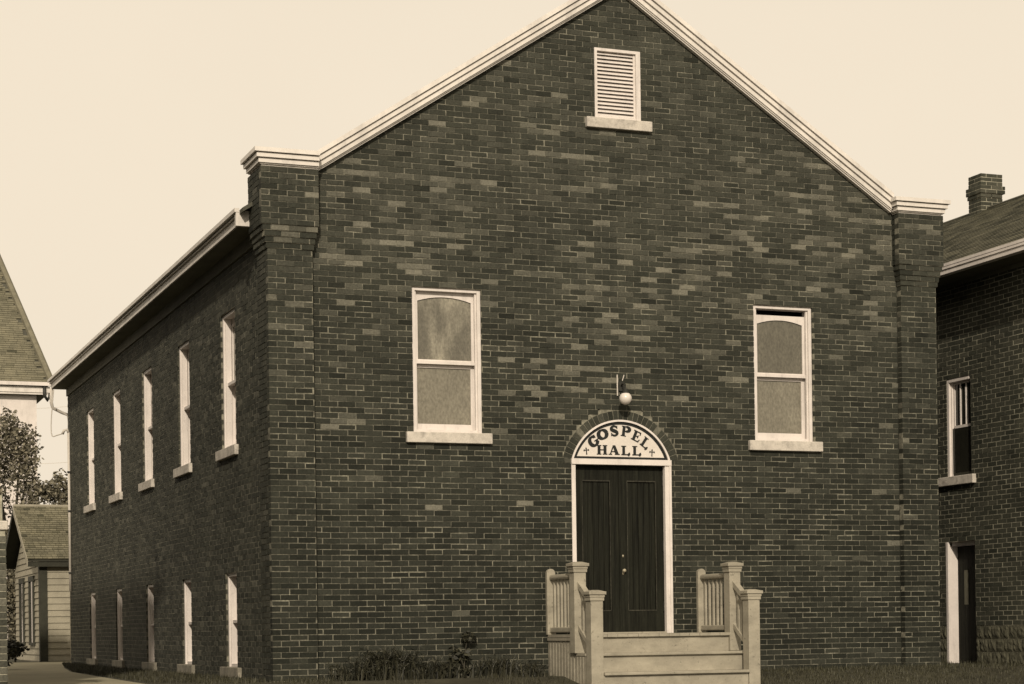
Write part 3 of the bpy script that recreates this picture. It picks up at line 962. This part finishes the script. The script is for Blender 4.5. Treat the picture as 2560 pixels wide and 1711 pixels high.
part("soffit", MB().box(OX+0.02, XR+0.05, -2.9, 10.8, rz0-0.14, rz0-0.11).box(XR-0.02, XR+0.05, -2.9, 4.6, rz0-0.20, rz0-0.14), M_soffit, nb)
# chimney with its own bricks
chx0, chx1, chy0, chy1 = 13.50, 13.925, 5.10, 5.46
ch = part("chimney", MB().box(chx0+.004, chx1-.004, chy0+.004, chy1-.004, 6.9, 8.09).box(chx0-.027, chx1+.027, chy0-.027, chy1+.027, 8.10-5*CRS+.004, 8.10-3*CRS-.004), M_hmortar, nb)
for i in range(16):
    z = 8.10 - (i+1)*CRS
    pj = 0.032 if 3 <= i <= 4 else (0.016 if i == 5 else (0.0 if i > 5 else 0.0))
    fo = (i % 2)*0.11
    for (a, b) in intervals(chx0-pj, chx1+pj, [(chx0-pj+0.115+fo-JT*1.5, chx0-pj+0.115+fo), (chx0-pj+0.33+fo-JT*1.5, chx0-pj+0.33+fo)]):
        if b-a < 0.02: continue
        t = max(0.1, R.gauss(0.5, 0.12))
        o = part("brick", MB().box(a, b, chy0-pj, chy0+0.1, z+JT*.75, z+CRS-JT*.75, 0, .001), M_hbrick1, ch); o.color = (t, t, t, 1)
    for (a, b) in intervals(chy0+0.1+JT, chy1+pj, [(chy0+0.30-fo-JT*1.5, chy0+0.30-fo)]):
        if b-a < 0.02: continue
        t = max(0.1, R.gauss(0.36, 0.12))
        o = part("brick", MB().box(chx0-pj, chx0+0.1, a, b, z+JT*.75, z+CRS-JT*.75, 0, .001), M_hbrick1, ch); o.color = (t, t, t, 1)
# window and door of the neighbour
def T_nb(u, d, z): return (XR+d, u, z)
fr = MB()
a, b, z0, z1 = wn
fr.box(XR+0.01, XR+0.12, b-0.05, b, z0, z1).box(XR+0.05, XR+0.12, a, a+0.05, z0, z1).box(XR+0.008, XR+0.12, a+0.05, b-0.05, z1-0.05, z1)
fr.box(XR+0.045, XR+0.12, b-0.075, b-0.05, z0, z1-0.05)
nwin = part("window", fr, M_white, nb)
zmid = z0+(z1-z0)*0.5
us = MB().box(XR+0.07, XR+0.10, b-0.11, b-0.076, zmid, z1-0.05).box(XR+0.07, XR+0.10, a+0.05, a+0.085, zmid, z1-0.05)
us.box(XR+0.069, XR+0.101, a+0.085, b-0.11, zmid-0.01, zmid+0.03).box(XR+0.069, XR+0.101, a+0.085, b-0.11, z1-0.085, z1-0.05)
part("upper_sash", us, M_white, nwin)
for k in (1, 2):
    y = b-0.11-(b-a-0.195)*k/3
    part("muntin", MB().box(XR+0.068, XR+0.095, y-0.009, y+0.009, zmid+0.03, z1-0.085), M_white, nwin)
part("pane", MB().box(XR+0.085, XR+0.089, a+0.06, b-0.08, zmid, z1-0.06), M_pane, nwin)
part("screen", MB().box(XR+0.055, XR+0.06, a+0.052, b-0.076, z0+0.01, zmid-0.012), M_pane, nwin)
part("lower_sash", MB().box(XR+0.051, XR+0.075, b-0.10, b-0.077, z0+0.04, zmid-0.013).box(XR+0.05, XR+0.075, a+0.05, b-0.1, z0, z0+0.05), M_darktrim, nwin)
part("sill", MB().box(XR-0.06, XR+0.11, a-0.11, b+0.2, 38*CRS+0.004, z0-0.002), M_stone, nwin, bevel=0.008)
a, b, z0, z1 = dr
df = part("door_frame", MB().box(XR-0.01, XR+0.03, b-0.05, b, z0, z1).box(XR+0.035, XR+0.17, b-0.035, b-0.001, z0, z1-0.06).box(XR+0.06, XR+0.15, a, a+0.05, z0, z1).box(XR+0.06, XR+0.15, a+0.05, b-0.05, z1-0.06, z1), M_white, nb)
part("door", MB().box(XR+0.17, XR+0.20, a+0.05, b-0.03, z0, z1-0.06), M_door, nb)
part("door_pale_strip", MB().box(XR+0.165, XR+0.1695, b-0.30, b-0.20, 0.85, 1.35), M_soffit, df)  # narrow upright strip, paler than the door behind it
part("door_step", MB().box(XR-0.25, XR+0.2, a-0.05, b+0.1, -0.16, -0.092), M_block, nb, bevel=0.01)

# ------------------------------------------------------------------ clapboard shed behind the yard
shed = thing("shed", (0.0, 20.5, 0), "clapboard shed with a shingled roof behind the hall's rear corner", "shed")
sx0, sx1, sy0, sy1 = 0.01, 6.0, 20.5, 25.0
sez, srz, sry = 2.22, 3.50, 22.75
body = MB().box(sx0+0.02, sx1, sy0+0.02, sy1, -0.3, 2.12)
body.yz([(sy0+0.03, 2.12), (sy1-0.01, 2.12), (sry, 3.34)], sx0+0.02, sx1)
sbody = part("wall", body, M_clap, shed)
EXP = 0.138
def clap_front(z):
    m = MB()
    m.add([(sx0+0.14, sy0+0.012, z+EXP+0.02), (sx1, sy0+0.012, z+EXP+0.02), (sx1, sy0-0.012, z), (sx0+0.14, sy0-0.012, z), (sx1, sy0+0.019, z), (sx0+0.14, sy0+0.019, z), (sx1, sy0+0.019, z+EXP+0.02), (sx0+0.14, sy0+0.019, z+EXP+0.02)],
          [(0, 3, 2, 1), (3, 5, 4, 2), (0, 7, 5, 3), (1, 2, 4, 6)])
    return m
k = 0
z = -0.12
while z < 2.0:
    part("clapboard", clap_front(z), M_clap, sbody)
    z += EXP
def gable_half(z):
    if z < 2.10: return sy0+0.02, sy1-0.02
    t = (z-2.10)/(3.36-2.10)
    return sy0+0.02+(sry-sy0)*t, sy1-(sy1-sry)*t
z = -0.12
while z < 3.25:
    y0_, y1_ = gable_half(z+EXP*0.6)
    if z < 2.05: y0_ = sy0+0.13
    m = MB()
    m.add([(sx0+0.012, y0_, z+EXP+0.02), (sx0+0.012, y1_, z+EXP+0.02), (sx0-0.012, y1_, z), (sx0-0.012, y0_, z), (sx0+0.019, y1_, z), (sx0+0.019, y0_, z), (sx0+0.019, y0_, z+EXP+0.02)], [(0, 1, 2, 3), (3, 2, 4, 5), (0, 3, 5, 6)])
    part("clapboard", m, M_clap, sbody)
    z += EXP
part("corner_board", MB().box(sx0-0.025, sx0+0.14, sy0-0.03, sy0+0.005, -0.2, 2.12).box(sx0-0.027, sx0+0.004, sy0+0.005, sy0+0.13, -0.2, 2.12), M_darktrim, shed)
for (a, b) in ((21.55, 22.15), (23.3, 23.9)):
    wf = part("window", MB().box(sx0-0.045, sx0+0.01, a-0.09, a, 0.42, 1.78).box(sx0-0.045, sx0+0.01, b, b+0.09, 0.42, 1.78).box(sx0-0.047, sx0+0.01, a-0.12, b+0.12, 1.78, 1.90).box(sx0-0.047, sx0+0.01, a-0.12, b+0.12, 0.36, 0.42), M_darktrim, shed)
    part("pane", MB().box(sx0-0.02, sx0+0.005, a, b, 0.42, 1.78), M_pane, wf)
dvs = Vector((0, sry-sy0+0.18, srz-sez)); lvs = dvs.length; dvs.normalize()
rl = roof_plane("roof", [(sx0-0.28, sy0-0.18, sez), (sx1+0.3, sy0-0.18, sez), (sx1+0.3, sry, srz), (sx0-0.28, sry, srz)], 0.05, M_darktrim, shed)
roof_plane("roof", [(sx0-0.28, sry, srz), (sx1+0.3, sry, srz), (sx1+0.3, sy1+0.18, sez), (sx0-0.28, sy1+0.18, sez)], 0.05, M_darktrim, shed)
shg = shingles(Vector((sx0-0.29, sy0-0.20, sez+0.004)), Vector((1, 0, 0)), dvs, Vector((0, -dvs.z, dvs.y)), 5.2, lvs+0.02, 0.11, 0.13, None, 0.022, (0.33, 0.1))
part("shingles", shg, M_shingle, rl, kind="stuff", tone=True)
part("ridge_board", MB().box(sx0-0.29, sx1+0.3, sry-0.05, sry+0.05, srz+0.005, srz+0.055), M_clap, rl)
part("fascia", MB().box(sx0-0.28, sx1+0.3, sy0-0.16, sy0-0.13, sez-0.16, sez-0.055), M_darktrim, shed)
for sgn in (0, 1):
    ya, yb = (sy0-0.18, sry) if sgn == 0 else (sy1+0.18, sry)
    part("bargeboard", MB().yz([(ya, sez-0.01), (yb, srz-0.01), (yb, srz-0.15), (ya, sez-0.15)], sx0-0.30, sx0-0.282), M_clap if sgn == 0 else M_darktrim, shed)

# ------------------------------------------------------------------ white house far behind
DH = 60
gP = at_depth(128, 957, DH)
ph = rad(50)
# hip runs up and back to the left: solve for the point on the photo's ray
lo_, hi_ = DH, DH+15
for _ in range(60):
    mid_ = (lo_+hi_)/2
    q_ = at_depth(-12, 628, mid_)
    if q_.z - gP.z > (q_.y-gP.y)*math.tan(ph): lo_ = mid_
    else: hi_ = mid_
hip = at_depth(-12, 628, mid_)
wh = thing("white_house", (gP.x-4, gP.y+4, 0), "pale house with a steep shingled roof rising behind the tree at left", "house")
run = hip-gP
half = 5.0
xl = hip.x - 2*half + 2*(gP.x-hip.x)
A_, B_ = gP, Vector((2*hip.x-gP.x-4, gP.y, gP.z))
Tl = Vector((hip.x-4.0, hip.y, hip.z))
bk = 2*hip.y-gP.y
roof_w = roof_plane("roof", [(B_.x, gP.y, gP.z), (gP.x, gP.y, gP.z), hip, Tl], 0.04, M_roof, wh)
roof_plane("roof", [(gP.x, gP.y, gP.z), (gP.x, bk, gP.z), hip], 0.04, M_roof, wh)
roof_plane("roof", [(gP.x, bk, gP.z), (B_.x, bk, gP.z), Tl, hip], 0.04, M_roof, wh)
roof_plane("roof", [(B_.x, bk, gP.z), (B_.x, gP.y, gP.z), Tl], 0.04, M_roof, wh)
dvw = Vector((0, run.y, run.z)); lw = dvw.length; dvw.normalize()
shw = shingles(Vector((B_.x, gP.y-0.02, gP.z+0.004)), Vector((1, 0, 0)), dvw, Vector((0, -dvw.z, dvw.y)), gP.x-B_.x, lw, 0.10, 0.30,
               keep=lambda u, v: u < (gP.x-B_.x) + run.x*(v+0.1)/lw - 0.10 and u > -run.x*v/lw, thick=0.02, tone=(0.34, 0.07))
part("shingles", shw, M_shingle2, roof_w, kind="stuff", tone=True)
part("hip_cap", MB().tube([gP+Vector((0, -0.02, 0.02)), gP+run*0.5+Vector((0, -0.02, 0.02)), hip], 0.11, 6), M_roof2, roof_w)
part("gutter", MB().box(B_.x, gP.x+0.0, gP.y-0.15, gP.y-0.02, gP.z-0.12, gP.z-0.01), M_white, wh)
part("frieze", MB().box(B_.x+0.1, gP.x-0.04, gP.y-0.03, gP.y+0.02, gP.z-0.32, gP.z-0.14).box(B_.x+0.1, gP.x-0.06, gP.y+0.0, gP.y+0.05, gP.z-0.38, gP.z-0.32), M_trim, wh)
part("wall", MB().box(B_.x+0.5, gP.x-0.42, gP.y+0.25, bk-0.4, -0.4, gP.z-0.25), M_white, wh)
part("soffit", MB().box(B_.x+0.1, gP.x-0.1, gP.y+0.05, bk-0.05, gP.z-0.36, gP.z-0.27), M_soffit, wh)
part("downspout_elbow", MB().tube([(gP.x-0.22, gP.y-0.08, gP.z-0.1), (gP.x-0.22, gP.y-0.08, gP.z-0.42), (gP.x-0.12, gP.y-0.06, gP.z-0.56), (gP.x-0.06, gP.y+0.0, gP.z-0.46), (gP.x-0.05, gP.y+0.02, gP.z-0.3)], 0.05, 8), M_metal, wh, smooth=True)

# ------------------------------------------------------------------ brick house across the drive (only its porch pier shows)
PX, PY = at_depth(17, 1500, 19.0).x, at_depth(17, 1500, 19.0).y
lh = thing("porch_house", (PX-3, PY+6, 0), "brick porch pier with a white stone cap at the left edge", "house")
zcap = at_depth(10, 1326, 19).z
zct = at_depth(10, 1302, 19).z
ztop = at_depth(8, 1238, 19).z
pb = MB()
pc = part("porch_pier", MB().box(PX-0.60, PX-0.006, PY+0.006, PY+0.55, -0.5, zcap).box(PX-0.58, PX-0.03, PY+0.02, PY+0.53, zct, ztop), M_hmortar, lh)
i = -7
while (i+1)*CRS < ztop+0.03:
    z0, z1 = i*CRS+JT/2, (i+1)*CRS-JT/2
    i += 1
    if z1 > zcap and z0 < zct: continue
    e = 0.0 if z1 <= zcap else 0.024
    u = PX-e
    first = True
    while u > PX-0.60+e:
        wd_ = 0.098 if (first and i % 2) else 0.205
        first = False
        a = max(u-wd_, PX-0.60+e)
        t = max(0.1, R.gauss(0.55, 0.12))
        o = part("brick", MB().box(a, u, PY+e, PY+0.1, z0, z1, 0, .001), M_brick1, pc); o.color = (t, t, t, 1)
        u -= wd_+JT
part("pier_cap", MB().box(PX-0.63, PX+0.018, PY-0.02, PY+0.58, zcap+0.002, zct-0.002), M_stone, lh, bevel=0.01)
part("porch_column", MB().box(PX-0.50, PX-0.18, PY+0.12, PY+0.44, ztop, 2.7), M_white, lh)
part("wall", MB().box(-11, -3.75, -2.2, 9.5, -0.5, 6.95), M_hbrick, lh, tone=True)
part("porch_wall", MB().box(-11, PX-0.61, PY+0.1, PY+0.4, -0.6, zcap), M_hbrick, lh, tone=True)
part("porch_floor", MB().box(-11, PX-0.62, PY+0.4, -2.2, -0.6, 0.35), M_block, lh)
roof_plane("porch_roof", [(-11.2, PY-0.25, 2.75), (PX-0.12, PY-0.25, 2.75), (PX-0.12, -2.2, 3.0), (-11.2, -2.2, 3.0)], 0.12, M_roof, lh)
roof_plane("roof", [(-3.45, -2.4, 7.0), (-3.45, 9.8, 7.0), (-7.3, 5.8, 9.6), (-7.3, 1.6, 9.6)], 0.08, M_roof, lh)
roof_plane("roof", [(-11.4, -2.4, 7.0), (-3.45, -2.4, 7.0), (-7.3, 1.6, 9.6)], 0.08, M_roof, lh)
roof_plane("roof", [(-3.45, 9.8, 7.0), (-11.4, 9.8, 7.0), (-7.3, 5.8, 9.6)], 0.08, M_roof, lh)
roof_plane("roof", [(-11.4, 9.8, 7.0), (-11.4, -2.4, 7.0), (-7.3, 1.6, 9.6), (-7.3, 5.8, 9.6)], 0.08, M_roof, lh)

# ------------------------------------------------------------------ pipes and wires on the rear corner
cp = at_x(176, 1078, SX-0.03)
cb = at_x(184, 1478, SX-0.03)
mast = thing("service_conduit", (SX, 16.5, 0), "pale service conduit running down the rear corner of the brick side wall", "conduit")
yy = 16.45
part("pipe", MB().tube([(SX-0.035, yy, cp.z), (SX-0.035, yy, cb.z)], 0.026, 8), M_conduit, mast, smooth=True)
part("weatherhead", MB().tube([(SX-0.035, yy, cp.z-0.01), (SX-0.06, yy, cp.z+0.05), (SX-0.12, yy, cp.z+0.03), (SX-0.15, yy, cp.z-0.04)], 0.028, 8), M_conduit, mast, smooth=True)
for zz in (cb.z+0.35, (cb.z+cp.z)/2, cp.z-0.8):
    part("strap", MB().box(SX-0.066, SX+0.0, yy-0.045, yy+0.045, zz, zz+0.03), M_metal, mast)
def px_path(pts, x): return [at_x(u, v, x) for u, v in pts]
wr = part("service_wire", MB().tube([(SX-0.15, yy, cp.z-0.03)] + [(-0.19-0.06*math.sin(t*math.pi), 16.6, cp.z-0.05+ (ez0-cp.z+0.0)*t**1.6 - 0.16*math.sin(t*math.pi)) for t in (0.12, 0.25, 0.4, 0.55, 0.7, 0.85, 1.0)], 0.011, 6), M_conduit)
tag(wr, "thin service wire looping from the rear eave to the conduit head", "wire")
ds = thing("downspout", (-0.2, 16.9, 5.2), "pale downspout elbow under the far end of the eave", "pipe")
part("elbow", MB().tube([(-0.2, 16.85, ez0), (-0.2, 16.87, ez0-0.28), (-0.17, 16.9, ez0-0.38), (0.02, 16.95, ez0-0.46), (0.14, 16.98, ez0-0.5), (0.16, 16.98, ez0-0.6), (0.16, 16.98, 0.1)], 0.033, 8), M_conduit, ds, smooth=True)
for (v0, v1, ua, ub_, dd, lab) in ((1012, 1016, -60, 175, 75, "faint upper utility wire against the sky left of the hall"), (1150, 1154, -60, 200, 75, "faint lower utility wire between the tree and the hall")):
    p0, p1 = at_depth(ua, v0, dd), at_depth(ub_, v1, dd)
    pts = [p0.lerp(p1, t/8) - Vector((0, 0, 0.12*math.sin(math.pi*t/8))) for t in range(9)]
    tag(part("utility_wire", MB().tube(pts, 0.008, 5), M_conduit), lab, "wire")

# ------------------------------------------------------------------ tree and bushes behind the shed
def leaves(mb, c, rx, ry, rz, n, size, seed, lobes=9, flat=0.0):
    rr = random.Random(seed)
    blobs = []
    for k in range(lobes):
        t, p_ = rr.uniform(0, 2*math.pi), rr.uniform(-0.5, 1.0)
        q = math.sqrt(max(0, 1-min(1, abs(p_))**2))*0.75
        blobs.append((Vector((c[0]+rx*q*math.cos(t), c[1]+ry*q*math.sin(t), c[2]+rz*p_*0.72)), rr.uniform(0.28, 0.5)))
    blobs.append((Vector(c), 0.7))
    for k in range(n):
        b, s_ = rr.choice(blobs)
        d = Vector((rr.gauss(0, 1), rr.gauss(0, 1), rr.gauss(0, 1))).normalized()*(rr.random()**0.45)
        p = b + Vector((d.x*rx*s_, d.y*ry*s_, d.z*rz*s_))
        a = Vector((rr.gauss(0, 1), rr.gauss(0, 1), rr.gauss(0, 0.6)-0.5)).normalized()
        u_ = a.cross(Vector((rr.gauss(0, 1), rr.gauss(0, 1), rr.gauss(0, 1)))).normalized()
        L = size*rr.uniform(0.7, 1.5)
        wv = L*0.30
        mb.add([p, p+a*L*0.5+u_*wv, p+a*L, p+a*L*0.5-u_*wv], [(0, 1, 2, 3)], rr.random())
def tree(name, c, base, rx, ry, rz, n, size, seed, label, cat, lobes=12, trunk=0.13):
    t = thing(name, base, label, cat)
    mb = MB()
    leaves(mb, c, rx, ry, rz, n, size, seed, lobes)
    part("crown", mb, M_leaf, t, tone=True)
    tm = MB()
    b, cc = Vector(base), Vector(c)
    fork = b.lerp(cc, 0.5)
    tm.tube([b, b.lerp(cc, 0.25)+Vector((0.05, 0, 0)), fork], [trunk, trunk*0.8, trunk*0.7])
    rr = random.Random(seed)
    for k in range(7):
        e = cc + Vector((rr.uniform(-.7, .7)*rx, rr.uniform(-.7, .7)*ry, rr.uniform(-.3, .7)*rz))
        md = fork.lerp(e, 0.5)+Vector((rr.uniform(-.1, .1), rr.uniform(-.1, .1), 0.1))
        tm.tube([fork, md, e], [trunk*0.5, trunk*0.3, trunk*0.08], 6)
    part("trunk", tm, M_bark, t)
tc = at_depth(24, 1190, 52)
tree("leafy_tree", tc, (tc.x, tc.y, 0), 0.95, 1.1, 1.7, 5200, 0.09, 3, "leafy tree with drooping leaves rising over the shed roof", "tree", 15)
tc = at_depth(-75, 1210, 54)
tree("leafy_tree", tc, (tc.x, tc.y, 0), 0.9, 1.1, 1.5, 4200, 0.09, 5, "leafy tree cut by the left frame edge behind the porch pier", "tree", 12)
tc = at_depth(125, 1275, 50)
tree("bush", tc, (tc.x, tc.y, 0), 0.75, 0.8, 0.8, 3000, 0.085, 8, "low bushy tree between the shed ridge and the hall corner", "bush", 9, 0.06)
tc = at_depth(158, 1225, 51)
tree("bush", tc, (tc.x, tc.y, 0), 0.28, 0.4, 0.65, 420, 0.10, 12, "sparse leafy sapling tip beside the hall's rear corner", "sapling", 5, 0.03)

tc = at_depth(4, 1480, 49)
tree("hedge_bush", tc, (tc.x, tc.y, 0), 0.55, 0.8, 1.9, 5200, 0.085, 15, "dark tall hedge bush between the porch pier and the shed gable", "bush", 9, 0.05)

# ------------------------------------------------------------------ weeds, grass
def weed(name, x, y, h, spread, n, seed, label, leafy=0.5):
    rr = random.Random(seed)
    t = thing(name, (x, y, gz(y)), label, "weed", "weeds along the front wall")
    m = MB()
    for k in range(n):
        bx_, by_ = x+rr.gauss(0, spread*0.45), y+rr.gauss(0, 0.07)
        by_ = min(by_, -0.05)
        hh = h*rr.uniform(0.45, 1.05)*math.exp(-((bx_-x)/spread)**2*0.6)
        a = rr.uniform(0, 2*math.pi)
        lean = rr.uniform(0.2, 1.3)*hh
        p0 = Vector((bx_, by_, gz(by_)-0.01))
        p2 = p0+Vector((math.cos(a)*lean, min(0.02, math.sin(a)*lean*0.5), hh))
        p1 = p0.lerp(p2, 0.5)+Vector((-math.cos(a)*lean*0.25, 0, hh*0.12))
        wv = Vector((-math.sin(a), math.cos(a), 0))*rr.uniform(0.004, 0.009)
        tn = rr.random()
        m.add([p0-wv, p0+wv, p1+wv, p1-wv, p2], [(0, 1, 2, 3), (3, 2, 4)], tn)
        if rr.random() < leafy:
            for q in range(4):
                pp = p0.lerp(p2, rr.uniform(0.3, 1.0))
                d = Vector((rr.gauss(0, .7), rr.gauss(0, .4), rr.gauss(0.3, .7))).normalized()*rr.uniform(0.03, 0.07)
                sd = d.cross(Vector((rr.gauss(0, 1), rr.gauss(0, 1), 1))).normalized()*d.length*0.14
                m.add([pp, pp+d*0.5+sd, pp+d, pp+d*0.5-sd], [(0, 1, 2, 3)], rr.random())
    part("blades", m, M_weed, t, kind="stuff", tone=True)
    return t
weed("weed_clump", 1.35, -0.28, 0.40, 0.50, 800, 21, "largest dark weed clump, just right of the left brick pier", 0.7)
weed("weed_clump", 0.72, -0.30, 0.26, 0.13, 40, 22, "thin straggly weed in the corner beside the left pier", 0.2)
weed("weed_clump", 1.95, -0.25, 0.26, 0.34, 260, 23, "low weed clump between the largest clump and the round-headed plant", 0.3)
weed("weed_clump", 2.75, -0.27, 0.30, 0.40, 260, 25, "grassy weed clump halfway between the round-headed plant and the steps", 0.2)
weed("weed_clump", 3.2, -0.35, 0.20, 0.18, 120, 26, "low grassy weed clump against the left side of the steps", 0.2)
rp = thing("round_headed_plant", (2.38, -0.16, 0), "weedy plant with one dark rounded leafy head against the wall", "plant", "weeds along the front wall")
mb = MB()
leaves(mb, (2.42, -0.10, 0.50), 0.085, 0.05, 0.085, 330, 0.05, 31, 3)
leaves(mb, (2.30, -0.12, 0.26), 0.13, 0.06, 0.12, 160, 0.06, 32, 5)
leaves(mb, (2.2, -0.2, 0.1), 0.25, 0.10, 0.10, 260, 0.06, 33, 5)
part("leaves", mb, M_weed, rp, tone=True)
part("stem", MB().tube([(2.36, -0.16, -0.02), (2.37, -0.13, 0.22), (2.42, -0.10, 0.48)], [0.009, 0.008, 0.005], 6).tube([(2.36, -0.16, 0.1), (2.30, -0.14, 0.3)], 0.006, 6).tube([(2.40, -0.2, 0.05), (2.50, -0.22, 0.18), (2.60, -0.2, 0.25)], 0.006, 6), M_bark, rp)
gm = MB()
def blade(x, y, h, z=None):
    a = R.uniform(0, 2*math.pi)
    z = gz(y) if z is None else z
    l = h*R.uniform(0.1, 0.6)
    wv = Vector((-math.sin(a), math.cos(a), 0))*R.uniform(0.003, 0.006)
    p = Vector((x, y, z-0.006))
    q = p+Vector((math.cos(a)*l, math.sin(a)*l, h))
    gm.add([p-wv, p+wv, q], [(0, 1, 2)], R.random())
for k in range(15000):
    x = R.uniform(5.8, 13.0)
    y = -0.12 - abs(R.gauss(0, 1.0))
    if x > 9.2 and R.random() < 0.5: y = R.uniform(-1.5, 3.0)
    if x > 9.15 and x > XR-0.05: continue
    blade(x, y, R.uniform(0.02, 0.06)*(1.3 if y > -0.35 else 1))
for k in range(4200):
    x = R.uniform(-0.9, 3.45)
    if 0.0 < x < 3.45 and math.sin(x*5.3)+math.sin(x*2.1+1) < R.uniform(-0.6, 1.2): continue
    y = -0.11 - abs(R.gauss(0, 0.8)) if x > 0 else R.uniform(-2, 0.5)
    blade(x, y, R.uniform(0.03, 0.075))
for k in range(9000):
    y = R.uniform(0.3, 16.6)
    xr = -1.33 + 0.03*y if y < 8.5 else -1.07+0.12*(y-8.5)
    x = R.uniform(min(xr, 0.0), 0.04)
    blade(x, y, R.uniform(0.03, 0.07))
tag(part("grass", gm, M_grass, tone=True), "short rough grass along the foot of the brick walls", "grass", kind="stuff")
# bush shadow caster and shrub at the mouth of the yard
tc = at_depth(28, 1660, 33)
sb = thing("shrub", (tc.x-0.12, tc.y, 0), "small dark shrub at the left side of the concrete drive", "shrub")
mb = MB()
leaves(mb, (tc.x-0.12, tc.y, 0.28), 0.35, 0.45, 0.32, 900, 0.07, 41, 6)
part("leaves", mb, M_weed, sb, tone=True)
part("stem", MB().tube([(tc.x-0.12, tc.y, -0.05), (tc.x-0.1, tc.y, 0.2), (tc.x-0.2, tc.y, 0.4)], 0.012, 6), M_bark, sb)

for o in list(bpy.data.objects):
    if "_w" in o: del o["_w"]
